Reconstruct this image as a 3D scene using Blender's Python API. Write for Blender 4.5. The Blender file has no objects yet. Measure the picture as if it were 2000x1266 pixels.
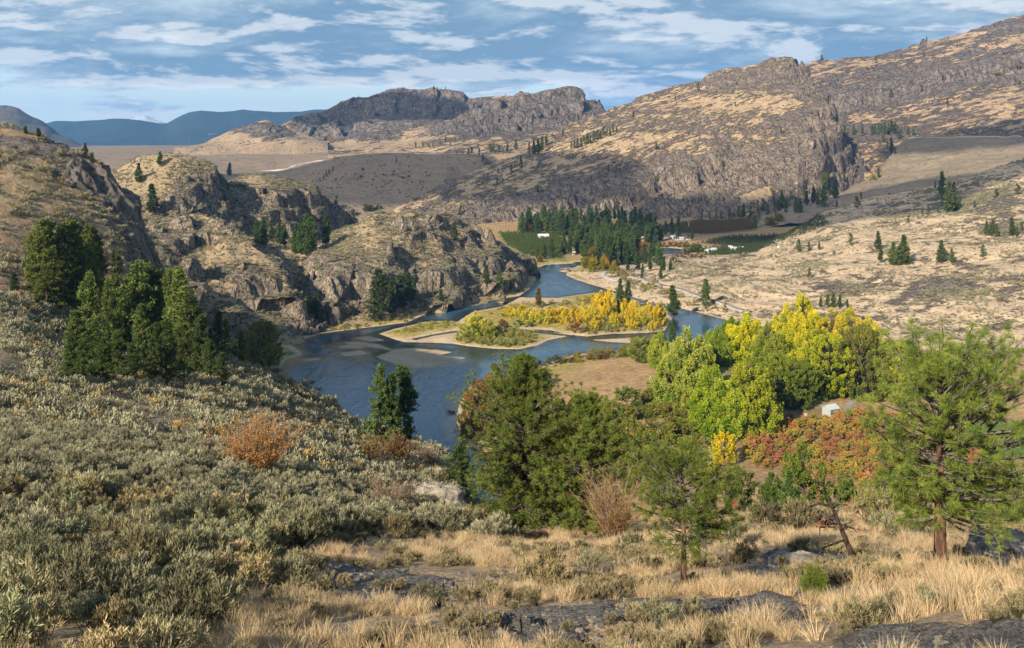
HAZE = 5.4e-5
import bpy, math, random, bmesh
import numpy as np
from mathutils import Vector, Matrix
from mathutils.bvhtree import BVHTree
random.seed(7)
RNG = np.random.default_rng(11)
C = bpy.context.scene.collection
scene = bpy.context.scene
F = 1900.0; V0 = 270.0; H = 110.0      # focal length and horizon of the 2000 px frame, eye height over the river

def P(u, v, d):
    return ((u - 1000.0) / F * d, d, H - (v - V0) / F * d)

# ------------------------------------------------------------------ noise
_perm = np.random.default_rng(3).permutation(256)
_perm = np.concatenate([_perm, _perm]).astype(np.int64)
_g = np.random.default_rng(5).normal(size=(256, 3)); _g /= np.linalg.norm(_g, axis=1)[:, None]
_g = _g.astype(np.float32)

def pnoise(x, y, z):
    xi = np.floor(x).astype(np.int64); yi = np.floor(y).astype(np.int64); zi = np.floor(z).astype(np.int64)
    xf = (x - xi).astype(np.float32); yf = (y - yi).astype(np.float32); zf = (z - zi).astype(np.float32)
    u = xf * xf * xf * (xf * (xf * 6 - 15) + 10); v = yf * yf * yf * (yf * (yf * 6 - 15) + 10); w = zf * zf * zf * (zf * (zf * 6 - 15) + 10)
    xi &= 255; yi &= 255; zi &= 255
    def g(a, b, c, fx, fy, fz):
        h = _perm[_perm[_perm[(xi + a) & 255] + ((yi + b) & 255)] + ((zi + c) & 255)]
        gr = _g[h]
        return gr[..., 0] * fx + gr[..., 1] * fy + gr[..., 2] * fz
    x00 = g(0,0,0,xf,yf,zf); x10 = g(1,0,0,xf-1,yf,zf); a0 = x00 + u * (x10 - x00)
    x01 = g(0,1,0,xf,yf-1,zf); x11 = g(1,1,0,xf-1,yf-1,zf); a1 = x01 + u * (x11 - x01)
    y00 = g(0,0,1,xf,yf,zf-1); y10 = g(1,0,1,xf-1,yf,zf-1); b0 = y00 + u * (y10 - y00)
    y01 = g(0,1,1,xf,yf-1,zf-1); y11 = g(1,1,1,xf-1,yf-1,zf-1); b1 = y01 + u * (y11 - y01)
    c0 = a0 + v * (a1 - a0); c1 = b0 + v * (b1 - b0)
    return (c0 + w * (c1 - c0)) * 1.6

def fbm(x, y, z, L, octs=4, gain=0.5, off=0.0, sz=1.0):
    s = 0; a = 1.0; f = 1.0 / L; tot = 0
    for i in range(octs):
        s = s + a * pnoise(x * f + off + i * 17.3, y * f + i * 9.1, z * f * sz + i * 5.7); tot += a; a *= gain; f *= 2.03
    return s / tot

def ridged(x, y, z, L, octs=4, gain=0.55, off=0.0, sz=1.0):
    s = 0; a = 1.0; f = 1.0 / L; tot = 0
    for i in range(octs):
        n = 1 - np.abs(pnoise(x * f + off + i * 17.3, y * f + i * 9.1, z * f * sz + i * 5.7)) * 2
        s = s + a * n; tot += a; a *= gain; f *= 2.1
    return s / tot

def facets(x, y, z, L, seed=0, sz=1.0):
    """broken planar facets: each random cell carries its own tilted plane; returns the plane height and the cell's random value"""
    X = (x / L).ravel().astype(np.float32); Y = (y / L).ravel().astype(np.float32); Z = (z / L * sz).ravel().astype(np.float32)
    xi = np.floor(X).astype(np.int64); yi = np.floor(Y).astype(np.int64); zi = np.floor(Z).astype(np.int64)
    best = np.full(X.shape, 9e9, np.float32); val = np.zeros_like(best); rnd = np.zeros_like(best)
    for a in (-1, 0, 1):
        for b in (-1, 0, 1):
            for c in (-1, 0, 1):
                h = _perm[_perm[_perm[(xi + a + seed) & 255] + ((yi + b) & 255)] + ((zi + c) & 255)]
                g = _g[h]; g2 = _g[(h * 7 + 31) & 255]
                px = xi + a + 0.5 + g[:, 0] * 0.6 - X; py = yi + b + 0.5 + g[:, 1] * 0.6 - Y; pz = zi + c + 0.5 + g[:, 2] * 0.6 - Z
                d2 = px * px + py * py + pz * pz; k = d2 < best
                best = np.where(k, d2, best)
                val = np.where(k, -(g2[:, 0] * px + g2[:, 1] * py + g2[:, 2] * pz) * 0.9 + g2[:, 0] * 0.35, val)
                rnd = np.where(k, g2[:, 1], rnd)
    return val.reshape(x.shape), rnd.reshape(x.shape)

def sstep(a, b, x):
    t = np.clip((x - a) / (b - a), 0, 1); return t * t * (3 - 2 * t)

# ------------------------------------------------------------------ tags
def tag(o, label=None, cat=None, group=None, kind=None):
    if label: o['label'] = label
    if cat: o['category'] = cat
    if group: o['group'] = group
    if kind: o['kind'] = kind
    return o

def empty(name, loc=(0,0,0), rz=0.0, label=None, cat=None, group=None):
    o = bpy.data.objects.new(name, None); C.objects.link(o)
    o.location = loc; o.rotation_euler = (0, 0, rz); o.empty_display_size = 0.5
    return tag(o, label, cat, group)

def copy_tree(o, parent=None):
    c = o.copy(); C.objects.link(c)
    if parent is not None: c.parent = parent
    for ch in [x for x in o.children]: copy_tree(ch, c)
    return c

def mesh_np(name, verts, faces, attrs=None, smooth=False, mats=()):
    """faces: (n,3) or (n,4) array"""
    me = bpy.data.meshes.new(name)
    verts = np.asarray(verts, np.float32); faces = np.asarray(faces, np.int32)
    nf, k = faces.shape
    me.vertices.add(len(verts)); me.vertices.foreach_set('co', verts.ravel())
    me.loops.add(nf * k); me.loops.foreach_set('vertex_index', faces.ravel())
    me.polygons.add(nf); me.polygons.foreach_set('loop_start', np.arange(0, nf * k, k, dtype=np.int32))
    try: me.polygons.foreach_set('loop_total', np.full(nf, k, np.int32))
    except Exception: pass
    me.polygons.foreach_set('use_smooth', np.full(nf, smooth, bool))
    for n, a in (attrs or {}).items():
        at = me.attributes.new(n, 'FLOAT', 'POINT'); at.data.foreach_set('value', np.asarray(a, np.float32).ravel())
    for m in mats: me.materials.append(m)
    me.update(calc_edges=True); me.validate()
    return me

def add_obj(name, me, parent=None, loc=None):
    o = bpy.data.objects.new(name, me); C.objects.link(o)
    if parent is not None: o.parent = parent
    if loc is not None: o.location = loc
    return o

# ------------------------------------------------------------------ material helper
class NT:
    def __init__(s, name, world=False):
        if world:
            s.m = bpy.data.worlds.new(name)
        else:
            s.m = bpy.data.materials.new(name)
        s.m.use_nodes = True; s.t = s.m.node_tree; s.t.nodes.clear()
    def n(s, typ, ins=None, **kw):
        nd = s.t.nodes.new(typ)
        for k, v in kw.items(): setattr(nd, k, v)
        for k, v in (ins or {}).items():
            sock = nd.inputs[k]
            if hasattr(v, 'is_output') or isinstance(v, bpy.types.NodeSocket): s.t.links.new(v, sock)
            else: sock.default_value = v
        return nd
    def math(s, op, a, b=None, c=None, clamp=False):
        ins = {0: a}
        if b is not None: ins[1] = b
        if c is not None: ins[2] = c
        return s.n('ShaderNodeMath', ins, operation=op, use_clamp=clamp).outputs[0]
    def mix(s, f, a, b, blend='MIX'):
        nd = s.n('ShaderNodeMix', None, data_type='RGBA', blend_type=blend)
        for k, v in ((0, f), (6, a), (7, b)):
            if isinstance(v, bpy.types.NodeSocket): s.t.links.new(v, nd.inputs[k])
            else: nd.inputs[k].default_value = (tuple(v) + (1,))[:4] if hasattr(v, '__len__') else v
        return nd.outputs[2]
    def smooth(s, x, a, b, o0=0.0, o1=1.0):
        return s.n('ShaderNodeMapRange', {0: x, 1: a, 2: b, 3: o0, 4: o1}, interpolation_type='SMOOTHSTEP').outputs[0]
    def noise(s, vec, scale, detail=4.0, rough=0.55, dist=0.0):
        nd = s.n('ShaderNodeTexNoise', {'Vector': vec, 'Scale': scale, 'Detail': detail, 'Roughness': rough, 'Distortion': dist})
        return nd.outputs[0]
    def mapping(s, vec, loc=(0,0,0), rot=(0,0,0), scale=(1,1,1)):
        return s.n('ShaderNodeMapping', {'Vector': vec, 'Location': loc, 'Rotation': rot, 'Scale': scale}).outputs[0]
    def attr(s, name):
        return s.n('ShaderNodeAttribute', None, attribute_name=name).outputs['Fac']
    def pos(s): return s.n('ShaderNodeNewGeometry').outputs['Position']
    def out(s, sh, vol=None):
        o = s.n('ShaderNodeOutputWorld' if isinstance(s.m, bpy.types.World) else 'ShaderNodeOutputMaterial')
        s.t.links.new(sh, o.inputs['Surface'])
        return s.m
    def bsdf(s, col, rough=0.9, spec=0.2, normal=None):
        ins = {'Base Color': col if isinstance(col, bpy.types.NodeSocket) else (tuple(col) + (1,))[:4], 'Roughness': rough, 'Specular IOR Level': spec}
        if normal is not None: ins['Normal'] = normal
        return s.n('ShaderNodeBsdfPrincipled', ins).outputs[0]
    def bump(s, h, strength, dist, normal=None):
        ins = {'Height': h, 'Strength': strength, 'Distance': dist}
        if normal is not None: ins['Normal'] = normal
        return s.n('ShaderNodeBump', ins).outputs[0]

def flat_mat(name, col, rough=0.8, spec=0.3, vary=0.12, scale=3.0):
    m = NT(name); tc = m.n('ShaderNodeTexCoord').outputs['Object']
    f = m.noise(tc, scale, 4, 0.6)
    c = m.mix(m.smooth(f, 0.3, 0.7), [x * (1 - vary) for x in col], [min(1, x * (1 + vary)) for x in col])
    return m.out(m.bsdf(c, rough, spec))
# ------------------------------------------------------------------ terrain materials
def hill_mat(name, px, grassA, grassB, rockA, rockB, shrub, slope=(0.62, 0.80), shrub_amt=0.5, streak=(0.0, 0.35), bump=1.0, thr=1.5, red=0.0, shrub_sz=1.4, rock_streak_z=1.0):
    """px = metres one rendered pixel covers at the layer's distance; sets the grain of the pattern"""
    m = NT(name); pos = m.pos()
    geo = m.n('ShaderNodeNewGeometry'); nz = m.n('ShaderNodeSeparateXYZ', {0: geo.outputs['Normal']}).outputs[2]
    mp = m.mapping(m.mapping(pos, rot=(0, streak[0], 0)), scale=(0.7, 0.7, 1 / max(streak[1], 0.05)))
    n_big = m.noise(mp, 1 / (px * 30), 5, 0.6)
    n_mid = m.noise(mp, 1 / (px * 9), 5, 0.65)
    n_fine = m.noise(pos, 1 / (px * 2.6), 4, 0.7)
    rk = m.attr('rock')
    a = m.math('MULTIPLY_ADD', n_big, 0.9, rk); a = m.math('ADD', a, m.math('MULTIPLY', n_mid, 1.1))
    a = m.math('ADD', a, m.math('MULTIPLY', m.smooth(nz, slope[1], slope[0]), 1.1))
    a = m.math('ADD', a, m.math('MULTIPLY', n_fine, 0.5))
    rf = m.smooth(a, thr - 0.07, thr + 0.08)
    g = m.mix(m.smooth(n_mid, 0.35, 0.65), grassA, grassB)
    g = m.mix(m.smooth(n_fine, 0.3, 0.75), [c * 0.72 for c in grassA], g)
    zr = m.mapping(pos, scale=(1, 1, rock_streak_z))
    rn = m.noise(zr, 1 / (px * 5), 6, 0.7)
    r = m.mix(m.smooth(rn, 0.35, 0.68), rockA, rockB)
    rn2 = m.noise(zr, 1 / (px * 1.8), 3, 0.7)
    r = m.mix(m.smooth(rn2, 0.36, 0.50), [c * 0.62 for c in rockA], r)
    wv = m.n('ShaderNodeVectorMath', {0: zr, 1: m.n('ShaderNodeVectorMath', {0: m.n('ShaderNodeTexNoise', {'Vector': zr, 'Scale': 1 / (px * 12), 'Detail': 3.0}).outputs[1], 3: px * 9}, operation='SCALE').outputs[0]}, operation='ADD').outputs[0]
    ck = m.n('ShaderNodeTexVoronoi', {'Vector': wv, 'Scale': 1 / (px * 7)}, feature='DISTANCE_TO_EDGE').outputs['Distance']
    ckf = m.math('MAXIMUM', m.smooth(ck, 0.0, 0.055), m.smooth(m.noise(pos, 1 / (px * 10), 3, 0.6), 0.46, 0.58))
    r = m.mix(ckf, [c * 0.60 for c in rockA], r)
    if red > 0:
        rr = m.smooth(m.noise(pos, 1 / (px * 22), 4, 0.6), 0.58, 0.66)
        g = m.mix(m.math('MULTIPLY', rr, red), g, (0.16, 0.07, 0.07))
    c = m.mix(rf, g, r)
    vor = m.n('ShaderNodeTexVoronoi', {'Vector': pos, 'Scale': 1 / (px * shrub_sz * 2.2), 'Randomness': 1.0})
    dot = m.smooth(vor.outputs['Distance'], 0.42, 0.25)
    keep = m.smooth(m.noise(pos, 1 / (px * 14), 3, 0.6), 0.62 - 0.3 * shrub_amt, 0.72 - 0.3 * shrub_amt)
    keep2 = m.math('GREATER_THAN', m.n('ShaderNodeSeparateColor', {0: vor.outputs['Color']}).outputs[0], 0.35)
    dm = m.math('MULTIPLY', m.math('MULTIPLY', dot, keep), keep2)
    sc = m.mix(m.n('ShaderNodeSeparateColor', {0: vor.outputs['Color']}).outputs[1], [c_ * 0.6 for c_ in shrub], shrub)
    c = m.mix(m.math('MULTIPLY', dm, 0.9), c, sc)
    hgt = m.math('ADD', m.math('MULTIPLY', m.math('ADD', rn, m.math('MULTIPLY', ckf, 0.25)), m.math('MULTIPLY_ADD', rf, 1.6, 0.25)), m.math('MULTIPLY', rn2, m.math('MULTIPLY', rf, 0.5)))
    hgt = m.math('ADD', hgt, m.math('MULTIPLY', m.math('MULTIPLY', dot, keep2), 0.28))
    hgt = m.math('ADD', hgt, m.math('MULTIPLY', n_fine, 0.22))
    nb = m.bump(hgt, 1.0, px * 2.4 * bump)
    return m.out(m.bsdf(c, 0.95, 0.1, nb))

# ------------------------------------------------------------------ lofted hill sheets
SHEETS = []; GRIDS = {}; KEYS = ['near','k4','k23','k5','plat','r0','r1','r2','big','rim','apron','tan','m0','m1','m2']
def interp_line(pts, U, sm):
    pts = sorted(pts); a = np.array(pts, float)
    v = np.interp(U, a[:, 0], a[:, 1]); d = np.interp(U, a[:, 0], a[:, 2])
    if sm > 1:
        k = np.hanning(sm + 2)[1:-1]; k /= k.sum(); h = sm // 2
        z = H - (v - V0) / F * d
        z = np.convolve(np.pad(z, h, mode='edge'), k, 'valid')[:len(U)]
        d = np.convolve(np.pad(d, h, mode='edge'), k, 'valid')[:len(U)]
        return d, z
    return d, H - (v - V0) / F * d

def zl(pts):      # points given as (u, z, d)
    return [(u, V0 + (H - z) * F / d, d) for u, z, d in pts]

def scl(lines, f):
    g = f if callable(f) else (lambda u: f)
    return [[(u, v, d * g(u)) for u, v, d in ln] for ln in lines]

def terr(h, Pd, a=0.62, soft=0.25):
    f = h / Pd; i = np.floor(f); t = f - i
    g = np.where(t < a, t * soft, a * soft + (t - a) / (1 - a) * (1 - a * soft))
    return (i + g - f) * Pd

def loft(name, lines, u0, u1, nu, rows, mat, rock=None, disp=None, rsm=3, usm=9, rockbase=0.0, kind='structure', label=None, crest_u=True, rockslope=1.0):
    U = np.linspace(u0, u1, nu)
    D = []; Z = []
    for ln in lines:
        d, z = interp_line(ln, U, usm); D.append(d); Z.append(z)
    for i in range(1, len(D)): D[i] = np.maximum(D[i], D[i-1] + 0.02 * D[i-1] * 0.1 + 0.2)
    dd = []; zz = []
    for i, n in enumerate(rows):
        t = np.linspace(0, 1, n, endpoint=False)[:, None]
        dd.append(D[i] * (1 - t) + D[i+1] * t); zz.append(Z[i] * (1 - t) + Z[i+1] * t)
    dd.append(D[-1][None]); zz.append(Z[-1][None])
    d = np.concatenate(dd); z = np.concatenate(zz)
    if rsm > 1:
        k = np.hanning(rsm + 2)[1:-1]; k /= k.sum(); h = rsm // 2
        def sm(a):
            p = np.pad(a, ((h, h), (0, 0)), mode='edge'); o = np.zeros_like(a)
            for j, w in enumerate(k): o += w * p[j:j + len(a)]
            return o
        z = sm(z); d = sm(d)
    x = (U[None] - 1000) / F * d
    Pt = np.stack([x, d, z], -1)
    def normals(Pt):
        du = np.gradient(Pt, axis=1); dv = np.gradient(Pt, axis=0)
        N = np.cross(du, dv); N /= np.linalg.norm(N, axis=2)[..., None] + 1e-9
        N[N[..., 2] < 0] *= -1
        return N
    N = normals(Pt)
    vpx = V0 + (H - z) * F / d; upx = np.broadcast_to(U[None], d.shape)
    rk = rockbase + rockslope * sstep(0.90, 0.55, N[..., 2]) * 0.8
    if rock is not None:
        for (cu, cv, ru, rv, w) in rock:
            rk = rk + w * np.exp(-(((upx - cu) / ru) ** 2 + ((vpx - cv) / rv) ** 2))
    if disp is not None:
        Pt, rk = disp(Pt, N, rk, upx, vpx)
    nr, nc = d.shape
    idx = np.arange(nr * nc).reshape(nr, nc)
    fc = np.stack([idx[:-1, :-1], idx[:-1, 1:], idx[1:, 1:], idx[1:, :-1]], -1).reshape(-1, 4)
    me = mesh_np(name, Pt.reshape(-1, 3), fc, {'rock': rk}, True, (mat,))
    o = add_obj(name, me)
    tag(o, label, None, None, kind)
    SHEETS.append(o); GRIDS[KEYS.pop(0)] = (Pt, rk, U)
    return o, Pt, rk, U

def displacer(L, A, rockA, rockL, strata=None, tilt=(0, 0), jz=0.35, jitter=1.0, damp=None, octs=5, cr=0.0, fine=0.0, big=0.5, butt=0.0):
    """L, A: rolling relief; rockA, rockL: broken relief where rocky; strata = [(period, amount)], tilt = (dz/dx, dz/dy)"""
    def f(Pt, N, rk, upx, vpx):
        x, y, z = Pt[..., 0], Pt[..., 1], Pt[..., 2]
        n0 = fbm(x, y, z, L, 4, 0.5, 3.1)
        w = damp(upx, vpx, Pt) if damp is not None else 1.0
        mn = fbm(x, y, z, L * 0.55, 3, 0.6, 9.0)
        m = sstep(0.12, 0.72, rk + big * mn)
        rk = rk + (big - 0.4) * 0.9 * mn
        r = ridged(x, y, z, rockL * 1.6, 3, 0.5, 1.7, jz)
        wx = fbm(x, y, z, rockL, 3, 0.5, 40.0) * rockL * 0.35
        f1, _ = facets(x + wx, y, z, rockL, 1, jz); f2, _ = facets(x, y + wx, z, rockL * 0.36, 5, jz * 1.1)
        n0 = n0 + butt / max(A, .1) * ridged(x, y, z, L * 1.1, 2, 0.5, 55.0, 0.5) * m
        off = (n0 * A + (r * 0.55 + f1 * 0.75 + f2 * 0.30) * rockA * (m + cr)) * w
        if fine: off = off + fine * fbm(x, y, z, rockL * 0.12, 3, 0.6, 4.0) * w
        Q = Pt + N * off[..., None]
        if strata:
            zt = Q[..., 2] - tilt[0] * x - tilt[1] * y + fbm(x, y, z, L * 0.7, 3, 0.5, 31.0) * L * 0.16
            for (p, a) in strata:
                Q[..., 2] += terr(zt + p * 0.6 * fbm(x, y, z, p * 4, 2, 0.5, p), p) * a * w * (0.35 + 0.65 * m)
        return Q, np.clip(rk + 0.0 * m, -1, 2)
    return f

# ------------------------------------------------------------------ polygons on the valley floor (photo pixels -> world, level z = 0)
def w0(u, v, z=0.0):
    d = (H - z) * F / (v - V0); return ((u - 1000) / F * d, d)
def wpoly(pts): return np.array([w0(u, v) for u, v in pts])
def sdist(poly, x, y):
    """signed distance, positive inside"""
    n = len(poly); best = np.full(x.shape, 1e9); ins = np.zeros(x.shape, bool)
    for i in range(n):
        ax, ay = poly[i]; bx, by = poly[(i + 1) % n]
        ex, ey = bx - ax, by - ay; L2 = ex * ex + ey * ey + 1e-9
        t = np.clip(((x - ax) * ex + (y - ay) * ey) / L2, 0, 1)
        best = np.minimum(best, (x - ax - t * ex) ** 2 + (y - ay - t * ey) ** 2)
        c = ((ay > y) != (by > y)) & (x < (bx - ax) * (y - ay) / (by - ay + 1e-12) + ax)
        ins ^= c
    s = np.sqrt(best); return np.where(ins, s, -s)

RIVER = [(1128,514),(1065,517),(1040,528),(1046,545),(1040,556),(1027,569),(1013,578),(950,588),(880,595),(824,616),(796,630),(705,641),(650,648),(621,653),(600,660),(567,674),
         (590,691),(560,702),(546,718),(535,740),(500,800),(520,900),(600,1000),(760,1080),(900,1100),(960,1050),(985,960),(965,890),(925,872),(905,855),(893,822),(897,793),(906,770),(925,750),(957,745),(990,738),(1040,722),
         (1065,714),(1095,700),(1130,692),(1180,688),(1225,683),(1260,674),(1300,668),(1350,672),(1400,668),(1450,655),(1455,640),(1417,624),(1372,612),(1330,602),(1290,595),(1260,588),(1240,577),(1195,567),(1160,557),(1128,547),(1106,537),(1118,525),(1132,518)]
FARR = [(1120,519),(1135,519),(1180,512),(1262,509),(1310,505),(1345,497),(1350,489),(1310,484),(1275,485),(1262,500),(1200,506),(1120,512)]
LAND = [[(1016,581),(1090,582),(1118,578),(1160,572),(1195,571),(1225,580),(1247,590),(1293,604),(1312,622),(1297,646),(1265,650),(1195,652),(1146,657),(1107,653),(1070,648),(1040,645),(1005,640),(950,640),(900,640),(893,630),(925,609),(985,598)],
        [(743,652),(770,643),(796,637),(830,629),(862,627),(894,629),(940,637),(1010,640),(1035,650),(1107,657),(1070,664),(1051,674),(1013,682),(967,681),(915,676),(885,671),(840,669),(789,668),(770,662)],
        [(696,660),(719,657),(750,665),(722,667)], [(658,676),(687,673),(714,679),(670,681)], [(663,690),(705,685),(716,691),(677,696)],
        [(668,669),(700,668),(740,673),(773,686),(745,681)], [(735,697),(775,682),(824,679),(882,688),(855,694),(908,699),(880,708),(810,719),(780,713)],
        [(1156,664),(1240,660),(1262,664),(1240,670),(1195,668)], [(590,702),(620,700),(625,703),(596,706)]]
POND = [[(800,662),(845,653),(893,645),(896,649),(850,656),(812,665)], [(1028,642),(1075,645),(1108,651),(1062,648)], [(770,672),(800,676),(850,681),(845,684),(790,679)]]
SHALLOW = [[(610,668),(700,662),(800,672),(900,676),(1010,690),(990,705),(880,712),(800,726),(720,712),(640,700)], [(1140,654),(1265,652),(1262,672),(1150,668)]]
R_W = [wpoly(RIVER), wpoly(FARR)]; L_W = [wpoly(p) for p in LAND]; P_W = [wpoly(p) for p in POND]; S_W = [wpoly(p) for p in SHALLOW]
def river_sd(x, y):
    """positive in water (metres from the nearest bank)"""
    s = np.maximum(sdist(R_W[0], x, y), sdist(R_W[1], x, y))
    for p in L_W: s = np.minimum(s, -sdist(p, x, y))
    for p in P_W: s = np.maximum(s, sdist(p, x, y))
    return s
# ================================================================== VALLEY FLOOR with the river bed
def valley_mat():
    m = NT('valley_ground'); pos = m.pos()
    n1 = m.noise(pos, 0.06, 5, 0.6); n2 = m.noise(pos, 0.45, 5, 0.65); n3 = m.noise(m.mapping(pos, scale=(0.35, 1, 1)), 0.9, 4, 0.7)
    tan = m.mix(m.smooth(n1, 0.35, 0.65), (0.42, 0.28, 0.13), (0.30, 0.20, 0.10))
    tan = m.mix(m.smooth(n2, 0.30, 0.62), (0.22, 0.14, 0.075), tan); tan = m.mix(m.smooth(n3, 0.45, 0.75), tan, (0.52, 0.38, 0.20))
    veg = m.mix(m.smooth(n2, 0.35, 0.65), (0.17, 0.17, 0.05), (0.42, 0.33, 0.08))
    sand = m.mix(m.smooth(n1, 0.3, 0.7), (0.54, 0.43, 0.29), (0.40, 0.31, 0.205)); sand = m.mix(m.smooth(n2, 0.3, 0.55), (0.34, 0.27, 0.18), sand)
    green = m.mix(m.smooth(n2, 0.35, 0.65), (0.07, 0.12, 0.03), (0.16, 0.21, 0.06))
    brown = m.mix(m.smooth(n2, 0.35, 0.65), (0.12, 0.085, 0.05), (0.22, 0.16, 0.09))
    c = m.mix(m.attr('veg'), tan, veg); c = m.mix(m.attr('green'), c, green); c = m.mix(m.attr('brown'), c, brown); c = m.mix(m.attr('sand'), c, sand)
    h = m.math('ADD', m.math('MULTIPLY', n2, 0.6), m.math('MULTIPLY', m.noise(pos, 1.6, 3, 0.7), 0.3))
    return m.out(m.bsdf(c, 0.95, 0.1, m.bump(h, 1.0, 0.8)))

def build_valley():
    U = np.linspace(350, 2500, 980)
    v = np.concatenate([np.linspace(418, 500, 70, endpoint=False), np.linspace(500, 760, 330, endpoint=False), np.linspace(760, 1000, 120, endpoint=False), np.linspace(1000, 1500, 50)])[::-1]
    d = (H * F / (v - V0))[:, None] * np.ones_like(U)[None]
    x = (U[None] - 1000) / F * d; y = d
    s = river_sd(x, y)
    s = s + 2.2 * fbm(x, y, 0 * x, 28, 4, 0.6) * np.clip(np.abs(s) / 6, 0.25, 1)
    land = np.clip(-s, 0, None)
    rel = fbm(x, y, 0 * x, 60, 4) * 1.2
    z = np.where(s > 0, -1.9 * sstep(0, 16, s) - 0.12 * sstep(0, 2, s), 0.16 + 0.5 * sstep(0, 8, land) + 0.02 * np.clip(land, 0, 90) + rel * sstep(10, 60, land))
    z = z + 0.08 * fbm(x, y, 0 * x, 4, 3) * (land > 2)
    shal = np.maximum.reduce([sdist(p, x, y) for p in S_W])
    shn = sstep(-6, 8, shal + 14 * fbm(x, y, 0 * x, 30, 3, 0.6, 5.0))
    z = np.where((s > 0), np.maximum(z, -1.9 + shn * 1.5), z)
    isl = np.maximum.reduce([sdist(p, x, y) for p in L_W])
    big = np.maximum(sdist(L_W[0], x, y), sdist(L_W[1], x, y))
    sand = sstep(900, 760, V0 + H * F / y) * sstep(5.2, 1.0, land + 4 * fbm(x, y, 0 * x, 18, 3, 0.6, 2.0)) * (s < 25)
    for p in L_W[2:]: sand = np.maximum(sand, sstep(-2, 0, sdist(p, x, y)))
    for cu, cv, ru, rv in ((1180, 640, 60, 7), (1120, 605, 70, 6), (1090, 655, 40, 6), (1060, 590, 60, 6), (860, 658, 50, 8), (830, 665, 60, 5), (1270, 644, 25, 6)):
        X, Y = w0(cu, cv); sxr = ru / F * Y; syr = rv * Y * Y / (H * F)
        sand = np.maximum(sand, sstep(1.3, 0.6, np.sqrt(((x - X) / sxr) ** 2 + ((y - Y) / syr) ** 2) + 0.8 * fbm(x, y, 0 * x, 14, 3)))
    sand = np.where(s > 0, 1.0, sand)
    veg = sstep(1, 4, big) * 0.9
    bank = sstep(26, 8, land) * sstep(0.5, 4, land)
    veg = np.maximum(veg, bank * 0.8)
    green = np.zeros_like(x); brown = np.zeros_like(x)
    def patch(arr, pts, w=1.0, e=4):
        return np.maximum(arr, w * sstep(-e, e, sdist(wpoly(pts), x, y)))
    green = patch(green, [(975,458),(1085,462),(1110,480),(1105,512),(1020,505),(985,480)], 0.9, 8)
    green = patch(green, [(1370,488),(1500,480),(1540,492),(1470,502),(1375,502)], 0.9, 5)
    green = patch(green, [(1870,840),(2100,830),(2300,900),(2100,930),(1900,900)], 1, 5)
    green = patch(green, [(1690,765),(1740,760),(1755,785),(1700,790)], .7, 3)
    green = patch(green, [(540,735),(545,700),(565,688),(596,688),(600,694),(570,706),(548,722)], 1, 2)
    brown = patch(brown, [(1365,478),(1420,468),(1600,462),(1620,485),(1560,494),(1480,492)], 1, 5)
    brown = patch(brown, [(1270,448),(1350,436),(1470,432),(1478,455),(1380,464),(1300,458)], 1, 5)
    brown = patch(brown, [(1440,850),(1520,812),(1700,805),(1760,840),(1760,960),(1450,960)], .6, 3)
    green = patch(green, [(1290,840),(1400,690),(1520,660),(1700,690),(1730,760),(1600,800),(1440,850),(1380,960),(1250,900)], .6, 8)
    Pt = np.stack([x, y, z], -1)
    nr, nc = x.shape; idx = np.arange(nr * nc).reshape(nr, nc)
    fc = np.stack([idx[:-1, :-1], idx[:-1, 1:], idx[1:, 1:], idx[1:, :-1]], -1).reshape(-1, 4)
    me = mesh_np('valley_ground', Pt.reshape(-1, 3), fc, {'sand': sand, 'veg': veg, 'green': green, 'brown': brown}, True, (valley_mat(),))
    o = add_obj('ground', me); tag(o, None, None, None, 'structure'); SHEETS.append(o)
    GRIDS['valley'] = (Pt, s, U)
    # water sheet: the same grid where the river can be, level at z = 0
    wet = s > -6
    q = wet[:-1, :-1] | wet[:-1, 1:] | wet[1:, 1:] | wet[1:, :-1]
    fw = fc[q.ravel()]; used = np.unique(fw); mp = np.full(nr * nc, -1); mp[used] = np.arange(len(used))
    W = Pt.reshape(-1, 3)[used].copy(); dep = -W[:, 2].copy(); W[:, 2] = 0
    m = NT('river_water'); pos = m.pos()
    wp = m.mapping(pos, rot=(0, 0, 0.5), scale=(1, 0.45, 1))
    w1 = m.noise(wp, 0.35, 4, 0.6, 0.3); w2 = m.noise(m.mapping(pos, rot=(0, 0, 0.9), scale=(1, 0.35, 1)), 0.045, 6, 0.65, 1.2)
    amp = m.smooth(w2, 0.38, 0.62, 0.15, 1.5)
    nb = m.bump(m.math('MULTIPLY', w1, amp), 0.5, 0.6)
    deep = m.mix(m.smooth(w2, 0.35, 0.65), (0.030, 0.070, 0.105), (0.045, 0.105, 0.15))
    body = m.bsdf(deep, 0.5, 0.0)
    tr = m.n('ShaderNodeBsdfTransparent', {'Color': (0.80, 0.82, 0.72, 1)}).outputs[0]
    f = m.smooth(m.attr('depth'), 0.02, 1.35)
    sub = m.n('ShaderNodeMixShader', {0: f, 1: tr, 2: body}).outputs[0]
    gl = m.n('ShaderNodeBsdfGlossy', {'Color': (0.85, 0.93, 1, 1), 'Roughness': 0.12, 'Normal': nb}).outputs[0]
    fr = m.n('ShaderNodeFresnel', {'IOR': 1.33, 'Normal': nb}).outputs[0]
    mm = m.n('ShaderNodeMixShader', {0: fr, 1: sub, 2: gl}).outputs[0]
    mat = m.out(mm)
    me = mesh_np('river_water', W, mp[fw], {'depth': dep}, True, (mat,))
    tag(add_obj('river_water', me), None, None, None, 'structure')
build_valley()

# ================================================================== HILLS
TAN = (0.43, 0.315, 0.185); TAN2 = (0.30, 0.22, 0.135); ROCKA = (0.125, 0.108, 0.092); ROCKB = (0.24, 0.205, 0.165)
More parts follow.
